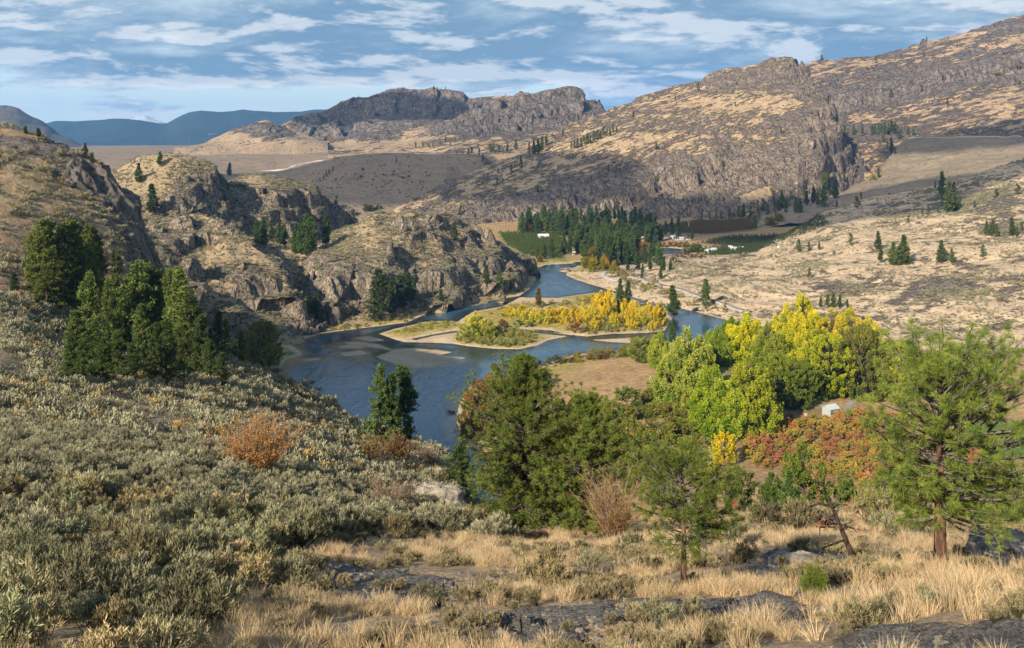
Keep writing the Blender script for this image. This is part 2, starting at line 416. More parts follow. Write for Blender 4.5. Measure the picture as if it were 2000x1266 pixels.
# --- near hillside: left slope and the bench under the camera
near_lines = [
 [(-400,1500,9),(2500,1500,8)],
 [(-400,1266,17),(0,1266,17),(1000,1266,17),(1600,1266,13.5),(2000,1240,11),(2500,1240,11)],
 [(-400,1150,22),(0,1150,22),(400,1150,24),(800,1150,25),(1200,1150,24),(1400,1150,23),(1700,1145,20),(2000,1140,17),(2500,1140,16)],
 [(-400,1050,29),(0,1050,29),(400,1050,32),(600,1065,34),(800,1075,34),(1000,1080,35),(1200,1085,34),(1400,1075,32),(1600,1060,34),(1800,1070,30),(2000,1090,24),(2500,1100,22)],
 [(-400,920,41),(0,930,41),(400,935,48),(600,970,52),(700,1005,50),(800,1018,48),(900,1028,50),(1000,1035,52),(1200,1040,50),(1400,1012,50),(1500,1002,52),(1650,1002,52),(1750,1004,50),(1900,1038,42),(2000,1050,38),(2500,1080,34)],
 [(-400,800,60),(0,830,60),(200,840,65),(400,850,75),(600,895,82),(750,955,78),(850,1000,72),(920,1060,66),(1000,1150,66),(1200,1180,64),(1400,1150,64),(1650,1130,66),(1900,1160,58),(2000,1170,55),(2500,1200,50)],
 [(-400,710,95),(0,740,95),(200,760,110),(400,780,130),(600,840,130),(700,885,122),(800,925,112),(870,955,104),(920,1060,96),(1000,1250,92),(1400,1280,92),(2500,1280,90)],
 [(-400,720,150),(-150,650,150),(0,650,150),(100,690,160),(200,740,172),(400,745,182),(500,755,190),(600,795,190),(650,822,182),(700,848,176),(800,880,162),(870,906,152),(905,960,144),(930,1040,140),(1000,1225,145),(2500,1225,145)],
 [(-400,680,215),(-120,575,217),(0,565,218),(100,600,225),(200,645,232),(300,685,236),(430,680,236),(500,730,240),(560,752,240),(600,767,235),(650,803,225),(700,836,215),(760,860,205),(860,892,190),(900,940,182),(930,1050,178),(1000,1200,220),(2500,1200,220)],
 [(-400,600,255),(-120,490,260),(0,480,262),(200,560,275),(300,620,278),(370,700,285),(430,820,292),(560,985,300),(700,985,300),(900,990,296),(1000,970,300),(2500,970,300)],
 [(-400,540,290),(-110,405,298),(0,400,300),(100,410,312),(200,440,322),(250,470,328),(300,540,335),(360,700,345),(430,880,350),(2500,895,355)],
 [(-400,440,370),(-100,262,370),(0,252,372),(50,260,372),(100,276,372),(160,300,372),(200,322,370),(230,345,368),(255,378,366),(300,470,372),(350,600,380),(430,860,400),(2500,840,400)],
 [(-400,460,460),(0,300,460),(250,450,450),(430,850,470),(2500,740,480)],
]
for _k, _q in ((9, .93), (10, .87), (11, .82), (12, .86)):      # bring the left crest nearer
    _l = sorted(near_lines[_k]); _a = np.array(_l, float)
    near_lines[_k] = [(u, v, d * (_q if u < 440 else 1.0)) for u, v, d in _l] + [(_u, float(np.interp(_u, _a[:, 0], _a[:, 1])), float(np.interp(_u, _a[:, 0], _a[:, 2]))) for _u in (520.0,)]
near_lines.insert(0, zl([(-400, 105.4, 3), (2500, 105.4, 3)]))
def near_mat():
    m = NT('near_soil'); pos = m.pos()
    geo = m.n('ShaderNodeNewGeometry'); nz = m.n('ShaderNodeSeparateXYZ', {0: geo.outputs['Normal']}).outputs[2]
    n1 = m.noise(pos, 0.22, 5, 0.6); n2 = m.noise(pos, 1.6, 6, 0.65); n3 = m.noise(pos, 9.0, 4, 0.7)
    soil = m.mix(m.smooth(n2, 0.35, 0.65), (0.20, 0.145, 0.09), (0.40, 0.29, 0.175)); soil = m.mix(m.smooth(n3, 0.5, 0.7), soil, (0.54, 0.42, 0.26))
    lm = m.mapping(pos, rot=(0, 0.1, 0.5), scale=(0.6, 1.5, 2.4))
    l1 = m.noise(lm, 7.0, 6, 0.75); l2 = m.noise(lm, 26.0, 4, 0.7)
    rock = m.mix(m.smooth(l1, 0.38, 0.62), (0.065, 0.062, 0.06), (0.21, 0.20, 0.185))
    rock = m.mix(m.smooth(l2, 0.52, 0.62), rock, (0.30, 0.30, 0.28)); rock = m.mix(m.smooth(n1, 0.6, 0.7), rock, (0.12, 0.10, 0.06))
    hillrock = m.mix(m.smooth(m.noise(m.mapping(pos, scale=(1, 1, .4)), 0.35, 6, 0.7), 0.35, 0.65), (0.055, 0.052, 0.05), (0.20, 0.175, 0.145))
    y = m.n('ShaderNodeSeparateXYZ', {0: pos}).outputs[1]
    far = m.smooth(y, 70, 130)
    rk = m.attr('rock')
    a = m.math('ADD', rk, m.math('MULTIPLY', m.math('SUBTRACT', n2, 0.5), 0.8)); a = m.math('ADD', a, m.math('MULTIPLY', m.math('SUBTRACT', m.noise(pos, 0.10, 4, .6), 0.5), 1.0))
    a = m.math('ADD', a, m.math('MULTIPLY', m.smooth(nz, 0.82, 0.55), m.math('MULTIPLY', far, 0.6)))
    rf = m.smooth(a, 0.42, 0.56)
    dark = m.mix(m.smooth(n1, 0.3, 0.7), (0.20, 0.15, 0.095), (0.34, 0.26, 0.16))
    soil = m.mix(far, soil, dark)
    c = m.mix(rf, soil, m.mix(far, rock, hillrock))
    h = m.math('ADD', m.math('MULTIPLY', l1, m.math('MULTIPLY', rf, 1.2)), m.math('ADD', m.math('MULTIPLY', n3, 0.5), m.math('MULTIPLY', l2, m.math('MULTIPLY', rf, 0.5))))
    hb = m.math('MULTIPLY', m.noise(pos, 0.8, 5, .7), m.math('MULTIPLY', far, 8.0))
    nb = m.bump(m.math('ADD', h, hb), 1.0, 0.16)
    return m.out(m.bsdf(c, 0.93, 0.2, nb))
near_rock = [(1900,1235,240,34,1.1),(1800,1255,170,24,1.0),(1330,1195,230,24,1.0),(1050,1220,180,18,1.0),(1000,1250,200,12,.9),(760,1135,150,26,1.0),(720,1175,120,14,.9),(640,1110,80,18,.8),(1620,1100,110,18,.8),(1960,1085,90,28,.9),(1480,1120,60,12,.8),(1500,1180,90,15,.8),(420,1150,60,15,.7),(900,1150,60,12,.7),(1550,1090,60,10,.8),(1180,1140,80,8,.6),
             (60,290,120,22,1.0),(160,340,70,30,1.0),(230,385,60,26,1.0),(590,760,50,14,.7),(520,740,50,22,.6),(640,800,40,10,.6),(840,960,60,20,.5)]
def near_disp(Pt, N, rk, upx, vpx):
    x, y, z = Pt[..., 0], Pt[..., 1], Pt[..., 2]
    k = np.clip(y / 60, 0.12, 3.0)
    hill = sstep(90, 200, y)
    f1, _ = facets(x * .6, y, z * 2, 1.3, 3); f2, _ = facets(x * .6, y, z * 2, .45, 7)
    n0 = fbm(x, y, z, 9, 4) * 0.45 * np.clip(y / 30, 0.3, 1) + fbm(x, y, z, 40, 4, .5, 7) * 2.2 * sstep(40, 110, y)
    m = sstep(0.25, 0.8, rk + 0.35 * fbm(x, y, z, 12, 3, .6, 4))
    r = ridged(x, y, z, 3.2, 4, .55, 2) * 0.16 * (1 - hill) + ridged(x, y, z, 15, 5, .6, 6, .4) * 3.6 * hill
    off = n0 + (f1 * .16 + f2 * .06) * (1 - hill) * m + r * m + ridged(x, y, z, 24, 4, .55, 12, .5) * 0.7 * hill
    off = off * (1 - 0.9 * sstep(900, 980, upx) * sstep(70, 140, y))
    Q = Pt + N * off[..., None]
    slab = terr(Q[..., 2] - 0.12 * x - 0.22 * y + fbm(x, y, z, 5, 3) * 1.1, 1.1, 0.75, 0.25) * 0.38
    Q[..., 2] += slab * (1 - hill) * m
    Q[..., 2] += terr(Q[..., 2] + 0.3 * x + fbm(x, y, z, 25, 3) * 5, 9.0, 0.6, 0.3) * hill * m * 0.8
    return Q, rk
loft('hillside', near_lines, -420, 2350, 1250, [5,20,90,90,90,80,70,90,90,50,50,90,18], near_mat(), near_rock, near_disp, rsm=7, usm=21, rockbase=-0.05, rockslope=0.35)

MAT_CRAG = hill_mat('crag_rock', 0.62, (0.36, 0.28, 0.17), (0.24, 0.19, 0.12), (0.165, 0.14, 0.11), (0.36, 0.30, 0.225), (0.055, 0.06, 0.035), slope=(0.30, 0.55), shrub_amt=0.7, bump=1.0, thr=1.56, shrub_sz=1.6, rock_streak_z=0.45)
# --- ridge in front of the river cliffs
k4 = [
 zl([(150,-3,350),(300,-3,370),(400,-3,400),(450,-3,440),(500,-3,475),(560,-3,500),(620,-4,520),(700,-6,540)]),
 [(150,600,380),(300,620,400),(400,650,425),(470,650,470),(540,660,505),(600,664,528),(700,672,550)],
 [(150,500,392),(200,500,400),(300,505,420),(350,515,430),(400,530,445),(450,545,465),(500,560,490),(560,610,520),(620,664,540),(700,672,560)],
 [(150,460,405),(230,460,418),(290,466,432),(340,462,442),(380,468,448),(440,480,456),(500,515,486),(560,580,518),(620,664,545),(700,672,565)],
 [(150,400,430),(200,412,438),(250,432,446),(290,438,448),(310,425,450),(340,417,453),(380,416,457),(400,420,460),(430,434,466),(470,464,480),(500,485,495),(520,505,505),(570,575,525),(620,664,550),(700,675,570)],
 zl([(150,10,520),(400,5,540),(500,0,560),(620,-4,580),(700,-6,600)]),
]
k4 = [[(u, v, d * (1 + (q - 1) * float(np.interp(u, [150,400,500,570,620], [1.05,1.0,.5,.12,0])))) for u, v, d in ln] for ln, q in zip(k4, (1.10,1.13,1.22,1.31,1.33,1.45))]
loft('rocky_hill', k4, 140, 680, 520, [10,90,60,140,16], MAT_CRAG, [(360,445,70,25,.9),(300,480,60,25,.4),(470,560,70,60,.4),(580,640,60,40,.6)],
     displacer(42, 6, 6.5, 22, [(11, 1.0)], (-0.15, 0.1), 0.7, big=1.2, butt=5), rsm=5, usm=9, rockbase=-0.02, rockslope=.7)
# --- the two knobs behind
k23 = [
 zl([(100,-3,430),(500,-3,500),(740,-6,600)]),
 [(100,430,470),(200,430,480),(300,440,490),(400,455,505),(500,475,530),(600,495,572),(650,505,600),(740,530,630)],
 [(100,370,500),(200,375,505),(300,392,505),(350,402,510),(400,412,522),(450,415,540),(500,425,555),(560,435,575),(620,455,598),(680,485,625),(740,530,645)],
 [(100,350,520),(200,352,525),(300,345,525),(350,336,528),(400,346,538),(430,372,546),(450,388,556),(500,368,572),(560,368,586),(600,388,602),(640,412,615),(680,442,634),(740,520,655)],
 [(100,330,550),(150,328,555),(200,335,550),(230,325,540),(270,312,540),(315,304,545),(370,303,550),(398,315,555),(420,345,560),(440,364,568),(455,352,578),(470,341,588),(520,334,600),(570,343,610),(600,360,615),(630,392,622),(660,402,630),(690,432,640),(720,475,650),(745,540,660)],
 zl([(100,30,640),(400,20,640),(600,0,700),(745,-6,720)]),
]
loft('rocky_hill', scl(k23, 1.32), 100, 745, 640, [10,80,110,110,14], MAT_CRAG, [(400,370,40,40,.9),(350,390,60,25,.5),(580,410,70,40,.9),(640,430,40,40,.8),(500,440,60,30,.5),(250,345,60,12,-.4),(520,345,60,10,-.5)],
     displacer(50, 6, 8, 26, [(13, 1.0)], (-0.1, 0.15), 0.7, big=1.2, butt=5), rsm=5, usm=7, rockbase=-0.04, rockslope=.7)
# --- crag above the river
k5 = [
 zl([(380,-4,430),(500,-3,492),(560,-3,508),(620,-2.5,528),(705,-2.5,548),(796,-2.5,560),(824,-2.5,584),(880,-2.5,622),(950,-2.5,636),(1013,-2.5,658),(1050,-3,720),(1075,-6,800)]),
 zl([(380,0,450),(500,0.5,507),(560,0.8,524),(620,0.8,546),(705,0.8,566),(796,0.8,580),(824,0.8,603),(880,0.8,643),(950,0.8,658),(1013,0.8,682),(1046,0.5,748),(1075,-6,820)]),
 [(380,640,480),(500,622,525),(560,616,550),(620,612,570),(700,612,585),(780,606,598),(850,588,625),(900,577,652),(950,572,670),(1000,566,692),(1040,552,756),(1075,548,830)],
 [(380,530,580),(450,500,600),(500,492,618),(560,502,622),(585,508,622),(620,499,618),(650,496,616),(700,497,618),(740,500,622),(770,530,630),(800,520,640),(850,505,660),(900,505,680),(950,510,700),(1000,530,720),(1035,549,762),(1075,548,835)],
 [(380,480,640),(500,474,655),(560,484,660),(620,486,655),(680,470,650),(740,457,652),(800,455,665),(850,455,690),(900,470,710),(950,470,730),(990,500,745),(1030,546,775),(1075,548,840)],
 [(380,470,690),(500,470,690),(560,472,690),(620,468,690),(660,450,690),(690,438,700),(715,426,700),(740,418,702),(770,413,706),(800,411,712),(830,416,722),(850,421,730),(880,432,742),(900,436,750),(940,441,765),(962,455,772),(990,482,780),(1020,522,790),(1048,550,800),(1075,548,850)],
 zl([(380,0,640),(600,0,760),(700,10,800),(800,15,820),(900,10,860),(1000,-3,900),(1075,-6,940)]),
]
loft('rocky_hill', k5, 380, 1075, 800, [8,24,170,100,100,14], MAT_CRAG, [(640,540,60,40,.9),(710,550,50,40,.6),(800,440,80,18,.8),(940,470,40,30,1.0),(830,540,60,30,.5),(980,540,50,25,.9),(700,460,60,15,-.35),(850,580,60,20,.7),(600,620,60,30,.5)],
     displacer(55, 7, 9, 30, [(15, 1.0)], (-0.12, 0.1), 0.65, big=1.2, butt=5), rsm=5, usm=9, rockbase=-0.02, rockslope=.7)

# --- plateau, brown terrace and the far valley
MAT_PLAT = hill_mat('plateau_steppe', 1.9, (0.31, 0.24, 0.165), (0.21, 0.165, 0.12), (0.15, 0.12, 0.10), (0.22, 0.18, 0.15), (0.05, 0.05, 0.035), slope=(0.5, 0.7), shrub_amt=0.5, bump=0.8, red=.3, streak=(0, 0.5))
plat = [
 zl([(-200,0,1000),(1250,0,1150)]),
 [(-200,400,1250),(500,398,1250),(600,398,1255),(700,398,1270),(800,395,1280),(870,390,1300),(900,410,1320),(1000,440,1350)],
 [(-200,340,1500),(450,345,1480),(540,345,1480),(580,338,1480),(620,322,1480),(650,312,1490),(700,305,1500),(800,303,1510),(940,304,1520),(970,330,1520),(1010,360,1500),(1250,360,1500)],
 [(-200,326,1750),(450,334,1700),(540,334,1700),(600,318,1750),(660,307,1780),(700,303,1800),(940,302,1800),(1010,330,1800),(1250,360,1800)],
 [(-200,300,2300),(170,300,2300),(400,303,2300),(560,300,2300),(700,296,2350),(940,296,2350),(1250,296,2350)],
 [(-200,288,3300),(170,289,3300),(300,286,3300),(560,290,3300),(1250,288,3300)],
 [(-200,286,5500),(1250,286,5500)],
 [(-200,282,12500),(1250,282,12500)],
]
loft('terrain', plat, -420, 1060, 700, [16,90,40,60,50,16,10], MAT_PLAT, None, displacer(140, 7, 2.0, 60, None, damp=lambda u, v, P: np.clip((P[..., 1]-1150)/300, 0.1, 1), octs=4), rsm=5, usm=11, rockbase=-0.15)
# --- far rimrock ridges
MAT_RIDGE = hill_mat('rimrock', 3.0, (0.40, 0.30, 0.19), (0.25, 0.19, 0.13), (0.115, 0.10, 0.09), (0.23, 0.195, 0.165), (0.05, 0.05, 0.04), slope=(0.55, 0.80), shrub_amt=0.35, bump=0.8, rock_streak_z=0.35, streak=(0.25, 0.3))
r0 = [
 zl([(330,60,2250),(640,60,2250)]),
 [(340,292,2350),(390,286,2400),(450,283,2400),(520,275,2400),(580,268,2420),(640,275,2450)],
 [(340,290,2500),(390,282,2550),(430,272,2600),(470,255,2600),(510,243,2600),(550,252,2600),(580,262,2600),(640,275,2600)],
 [(340,290,2600),(385,283,2680),(400,276,2690),(420,268,2700),(460,248,2700),(500,237,2700),(520,233,2700),(545,240,2690),(570,253,2680),(600,262,2680),(640,275,2680)],
 zl([(340,60,3000),(640,60,3000)]),
]
loft('hill', r0, 340, 640, 300, [8,50,70,8], MAT_RIDGE, [(500,250,60,12,.5),(540,258,40,12,.5)], displacer(160, 10, 12, 60, [(26, 1.0)], (0.18, 0), 0.5), rsm=5, usm=7)
r1 = [
 zl([(520,55,2300),(1000,55,2300),(1060,60,2300)]),
 [(520,284,2450),(640,282,2500),(800,280,2550),(1060,280,2600)],
 [(520,268,2650),(560,262,2700),(640,258,2750),(700,245,2800),(750,238,2800),(830,238,2800),(900,240,2800),(1060,240,2800)],
 [(520,262,2750),(560,252,2820),(600,246,2870),(650,235,2920),(700,228,2950),(750,222,2950),(800,228,2960),(850,230,2960),(950,232,2950),(1060,235,2950)],
 [(520,250,2850),(555,240,2920),(590,229,2980),(620,217,3000),(650,205,3020),(680,196,3050),(700,190,3050),(720,184,3060),(740,176,3070),(765,170,3080),(790,168,3080),(800,172,3080),(830,174,3080),(855,174,3080),(875,174,3080),(900,178,3080),(915,186,3080),(940,184,3080),(985,186,3080),(1060,195,3080)],
 zl([(520,80,3500),(1060,80,3500)]),
]
loft('hill', r1, 520, 1060, 560, [8,50,60,140,8], MAT_RIDGE, [(650,235,60,22,1.1),(750,215,60,30,1.3),(840,205,80,25,1.3),(900,210,60,20,.8),(620,250,40,15,.8),(700,265,100,8,.3),(740,235,40,6,-1.0)],
     displacer(170, 12, 20, 85, [(40, 0.9)], (0.10, 0), 0.35), rsm=5, usm=5)
r2 = [
 zl([(640,60,1750),(1260,55,1750)]),
 [(640,300,1850),(760,297,1880),(900,299,1850),(1000,306,1800),(1100,300,1850),(1260,295,1900)],
 [(640,296,2000),(760,285,2100),(800,278,2150),(850,266,2200),(900,255,2250),(950,246,2280),(1000,242,2320),(1080,240,2330),(1150,240,2350),(1260,250,2400)],
 [(640,296,2100),(760,280,2200),(820,264,2300),(870,245,2360),(900,235,2400),(940,220,2430),(985,218,2450),(1010,215,2460),(1050,212,2460),(1080,222,2450),(1110,232,2450),(1150,232,2450),(1180,235,2450),(1260,250,2480)],
 [(640,292,2250),(740,286,2300),(780,275,2350),(820,260,2430),(870,239,2500),(900,224,2530),(940,205,2560),(985,190,2590),(1010,180,2600),(1030,178,2600),(1060,173,2610),(1085,170,2610),(1110,166,2620),(1122,167,2620),(1130,176,2610),(1138,186,2600),(1150,189,2600),(1165,193,2600),(1174,199,2590),(1182,210,2580),(1195,232,2570),(1260,260,2560)],
 zl([(640,60,2800),(1000,90,3000),(1260,60,2900)]),
]
loft('hill', r2, 640, 1260, 620, [8,50,60,120,8], MAT_RIDGE, [(1120,205,50,22,1.4),(1000,200,80,20,.9),(1060,230,90,25,.7),(950,240,80,20,.7),(880,255,60,12,.6),(1150,215,30,20,1.2)],
     displacer(150, 10, 16, 75, [(36, 0.9)], (0.12, 0), 0.35), rsm=5, usm=5, rockbase=0.15)

# --- the big hill on the right of the gorge
MAT_BIG = hill_mat('big_hill', 1.6, (0.52, 0.385, 0.23), (0.34, 0.25, 0.155), (0.17, 0.14, 0.115), (0.36, 0.29, 0.22), (0.055, 0.05, 0.035), slope=(0.62, 0.84), shrub_amt=0.45, bump=1.1, thr=1.36, red=0.55, rock_streak_z=0.4, streak=(0.38, 0.20))
big = [
 zl([(640,-4,1000),(900,-4,1100),(1200,-3,1230),(1450,0,1280),(1600,10,1350),(1700,25,1500),(1760,40,1600)]),
 [(700,440,1120),(780,420,1150),(850,430,1180),(960,441,1215),(1050,434,1240),(1200,432,1275),(1300,434,1280),(1450,424,1300),(1560,400,1380),(1640,375,1480),(1700,348,1600),(1760,340,1650)],
 [(700,440,1150),(780,415,1180),(850,418,1210),(960,422,1240),(1050,412,1270),(1200,402,1310),(1300,400,1320),(1400,386,1365),(1450,364,1395),(1500,338,1425),(1560,312,1465),(1600,290,1505),(1640,288,1600),(1665,312,1650),(1700,334,1640),(1760,335,1690)],
 [(700,438,1180),(780,408,1190),(850,400,1220),(960,385,1280),(1050,362,1330),(1130,345,1370),(1200,330,1390),(1300,312,1450),(1400,288,1500),(1450,282,1520),(1500,268,1550),(1550,252,1580),(1600,236,1620),(1630,232,1640),(1650,280,1660),(1700,333,1700),(1760,333,1720)],
 [(700,436,1200),(780,403,1200),(850,375,1270),(960,335,1400),(1050,305,1480),(1130,285,1530),(1200,265,1580),(1300,240,1640),(1400,218,1680),(1500,195,1720),(1560,186,1750),(1600,188,1770),(1625,210,1780),(1640,262,1760),(1660,296,1730),(1700,333,1720),(1760,333,1740)],
 [(700,436,1210),(780,402,1215),(850,368,1310),(960,322,1450),(1050,282,1600),(1130,245,1720),(1200,225,1800),(1300,195,1880),(1400,168,1940),(1500,158,1980),(1560,160,1990),(1585,165,1980),(1605,195,1900),(1625,214,1850),(1640,264,1800),(1660,298,1760),(1700,333,1740),(1760,333,1760)],
 [(700,435,1220),(780,401,1230),(800,388,1240),(850,364,1340),(900,341,1400),(960,315,1480),(1000,298,1550),(1060,265,1660),(1110,240,1740),(1180,212,1850),(1220,200,1900),(1270,178,1960),(1300,167,2000),(1350,150,2040),(1400,133,2080),(1450,122,2110),(1480,116,2120),(1500,112,2130),(1530,107,2140),(1550,109,2140),(1568,116,2130),(1578,128,2110),(1586,165,2020),(1605,195,1930),(1625,216,1870),(1640,266,1820),(1660,300,1780),(1700,334,1760),(1760,334,1780)],
 zl([(700,0,1300),(1000,20,1750),(1300,60,2300),(1500,80,2500),(1580,60,2400),(1620,40,2150),(1700,30,1900),(1760,30,1850)]),
]
loft('hill', big, 700, 1740, 1080, [8,40,170,120,100,80,10], MAT_BIG, [(1150,395,120,30,.9),(1000,415,60,20,.4),(1350,360,120,40,.9),(1480,320,90,30,.9),(1600,250,50,30,1.1),(1500,375,110,25,-.5),(1600,330,70,30,-.6),(1570,150,25,35,1.3),(1620,230,25,30,1.2),(1540,140,60,8,.5),
      (1450,200,160,12,-.22),(1250,280,140,14,-.2),(1000,360,80,16,-.2),(1150,320,90,12,-.2),(1560,190,60,8,-.3),(1400,150,100,10,.5)],
     displacer(140, 9, 8.5, 48, [(34, 1.0), (13, 1.0)], (0.30, 0.02), 0.42, octs=6), rsm=5, usm=7, rockbase=0.12)
# --- rim and slope behind it on the far right
MAT_RIM = hill_mat('rim_slope', 2.4, (0.46, 0.33, 0.20), (0.30, 0.22, 0.145), (0.13, 0.11, 0.095), (0.26, 0.22, 0.18), (0.06, 0.05, 0.04), slope=(0.62, 0.84), shrub_amt=0.5, bump=1.0, thr=1.36, red=0.3, rock_streak_z=0.35, streak=(0.28, 0.22))
rim = [
 zl([(1500,20,1500),(1650,40,1650),(1760,60,1750),(1900,90,1650),(2400,90,1500)]),
 [(1500,330,1700),(1600,310,1780),(1650,290,1850),(1720,272,1900),(1770,263,1900),(1850,262,1800),(1950,262,1700),(2100,262,1600),(2400,262,1500)],
 [(1500,250,2050),(1600,235,2080),(1700,232,2080),(1800,222,2080),(1900,203,2000),(2000,188,1950),(2400,120,1900)],
 [(1500,225,2200),(1600,212,2250),(1650,206,2250),(1750,190,2250),(1850,160,2200),(2000,138,2200),(2400,80,2200)],
 [(1500,180,2300),(1580,168,2350),(1650,162,2340),(1750,150,2330),(1800,140,2320),(1850,124,2300),(1930,112,2300),(2000,100,2280),(2400,40,2280)],
 [(1500,135,2600),(1570,125,2600),(1600,115,2620),(1650,105,2640),(1700,101,2650),(1740,93,2650),(1770,90,2650),(1800,86,2650),(1812,76,2650),(1850,66,2650),(1880,60,2640),(1900,55,2640),(1920,48,2640),(1950,38,2630),(1980,30,2630),(2000,26,2620),(2100,10,2600),(2400,-20,2600)],
 zl([(1500,200,3000),(1800,250,3100),(2400,300,3100)]),
]
loft('hill', rim, 1500, 2400, 760, [8,90,50,90,90,8], MAT_RIM, [(1680,185,70,16,1.2),(1750,170,60,14,1.0),(1880,140,90,16,1.1),(1980,120,40,14,.9),(1950,50,60,8,.4),(1700,255,80,12,.6),(1620,210,30,30,.6)],
     displacer(160, 10, 15, 70, [(45, .9), (17, .9)], (0.22, 0), 0.38), rsm=5, usm=7, rockbase=0.1)
# --- smooth grey apron below the track
MAT_APRON = hill_mat('apron_steppe', 1.9, (0.31, 0.25, 0.17), (0.21, 0.17, 0.12), (0.15, 0.13, 0.105), (0.2, 0.17, 0.14), (0.06, 0.055, 0.04), slope=(0.5, 0.7), shrub_amt=0.35, bump=0.8, red=.2)
apron = [
 zl([(1450,0,1150),(1600,10,1200),(2400,20,1200)]),
 [(1450,440,1200),(1550,415,1250),(1640,390,1300),(1750,372,1300),(1850,350,1280),(2000,325,1200),(2400,300,1150)],
 [(1450,432,1260),(1560,402,1350),(1640,378,1450),(1700,352,1560),(1760,340,1600),(1850,320,1550),(2000,300,1500),(2400,280,1400)],
 [(1450,430,1300),(1560,400,1380),(1650,374,1500),(1700,350,1620),(1712,340,1660),(1740,300,1760),(1770,266,1880),(1800,263,1860),(1900,262,1760),(2000,262,1680),(2400,262,1500)],
 zl([(1450,0,1400),(1700,30,1800),(1800,100,2000),(2400,100,1800)]),
]
loft('hill', apron, 1450, 2400, 420, [8,60,60,10], MAT_APRON, None, displacer(90, 9, 3, 35, [(16, .5)], (.1, .05), octs=4), rsm=7, usm=11, rockbase=-0.2)
# --- lit tan slope right of the river
MAT_TAN = hill_mat('tan_slope', 0.85, (0.60, 0.47, 0.31), (0.42, 0.32, 0.205), (0.15, 0.13, 0.11), (0.28, 0.245, 0.20), (0.085, 0.08, 0.055), slope=(0.70, 0.90), shrub_amt=0.6, bump=1.1, thr=1.44, red=0.15, rock_streak_z=0.7, streak=(0.16, 0.22), shrub_sz=1.2)
tanl = [
 zl([(1060,-4,780),(1104,-3,760),(1130,-3,735),(1200,-3,680),(1260,-3,640),(1330,-3,615),(1417,-3,575),(1500,-3,535),(1600,-3,500),(1800,-3,480),(2000,-3,465),(2500,-3,440)]),
 zl([(1060,-3,810),(1104,1,800),(1130,1.2,775),(1160,1.5,738),(1200,1.5,712),(1260,1.5,664),(1330,1.8,640),(1417,2,600),(1500,2,560),(1600,2,524),(1800,2.5,500),(2000,3,485),(2500,3,460)]),
 zl([(1060,-3,815),(1104,3,808),(1200,4,760),(1260,6,720),(1330,7,690),(1417,8,650),(1500,8,610),(1600,8,580),(1800,9,560),(2000,12,550),(2500,12,520)]),
 [(1060,535,830),(1100,522,834),(1150,519,835),(1200,517,830),(1250,515,830),(1300,511,835),(1350,512,830),(1400,511,835),(1450,500,870),(1500,479,930),(1560,441,1010),(1620,407,1090),(1660,395,1110),(1700,386,1120),(1750,378,1130),(1800,365,1130),(1850,352,1130),(1900,340,1120),(2000,311,1100),(2500,200,1000)],
 zl([(1060,-4,900),(1300,0,920),(1500,-3,1000),(1620,0,1180),(2500,20,1250)]),
]
loft('hill', tanl, 1060, 2420, 1150, [6,30,240,14], MAT_TAN, [(1850,560,100,18,.45),(1900,390,90,20,.3),(1650,560,60,12,.3),(1450,560,80,12,-.3),(1620,625,60,14,.5),(1950,440,60,14,.4)],
     displacer(70, 5.5, 3.2, 22, [(9, 1.0), (3.6, 1.0)], (0.10, 0.03), 0.7, octs=5, damp=lambda u, v, P: np.clip((P[..., 2]+1)/8, 0.05, 1)), rsm=5, usm=11, rockbase=0.05)

# --- distant mountains
def mtn(name, mat, pts, dbase, dcrest, u0, u1, nu, rows, disp):
    base = zl([(u0, 40, dbase), (u1, 40, dbase)])
    mid = [(u, 288 - (288 - v) * 0.45, dbase + (dcrest - dbase) * 0.6) for u, v in pts]
    cr = [(u, v, dcrest) for u, v in pts]
    back = zl([(u0, 30, dcrest * 1.15), (u1, 30, dcrest * 1.15)])
    loft(name, [base, mid, cr, back], u0, u1, nu, rows, mat, None, disp, rsm=3, usm=5)
MAT_FOREST = hill_mat('forest_mountain', 10, (0.03, 0.055, 0.06), (0.05, 0.075, 0.08), (0.12, 0.11, 0.10), (0.22, 0.19, 0.17), (0.03, 0.045, 0.03), slope=(0.6, 0.8), shrub_amt=0.8, bump=0.6)  # blue in the base colours carries part of the distance haze
MAT_DARKM = hill_mat('dark_mountain', 5, (0.12, 0.105, 0.085), (0.09, 0.085, 0.07), (0.08, 0.075, 0.07), (0.14, 0.125, 0.11), (0.03, 0.035, 0.03), slope=(0.6, 0.8), shrub_amt=0.6, bump=0.8)
MAT_SNOW = hill_mat('snow_mountain', 14, (0.55, 0.58, 0.62), (0.4, 0.44, 0.5), (0.3, 0.3, 0.32), (0.5, 0.5, 0.55), (0.2, 0.22, 0.25), shrub_amt=0.2, bump=0.5)
mtn('mountain', MAT_DARKM, [(-400,180),(-100,198),(0,208),(20,209),(35,212),(60,226),(70,230),(90,239),(110,254),(130,267),(155,282),(172,292),(220,300)], 3600, 4500, -400, 220, 260, [30,60,6], displacer(400, 30, 35, 160, [(60, .6)], (0.1, 0), 0.4))
mtn('mountain', MAT_FOREST, [(40,250),(105,242),(150,244),(196,238),(215,234),(241,231),(275,233),(308,238),(325,238),(338,232),(353,225),(372,219),(395,216),(420,217),(455,219),(475,217),(510,219),(560,219),(585,218),(612,215),(660,212),(720,222),(900,240)], 7000, 9000, 40, 900, 420, [40,60,6], displacer(900, 55, 45, 380, None, octs=5))
mtn('mountain', MAT_SNOW, [(60,260),(150,246),(170,242),(200,240),(240,236),(255,231),(272,227),(285,228),(300,234),(330,242),(400,255)], 11000, 12300, 60, 400, 160, [20,30,4], displacer(900, 50, 40, 400, None))
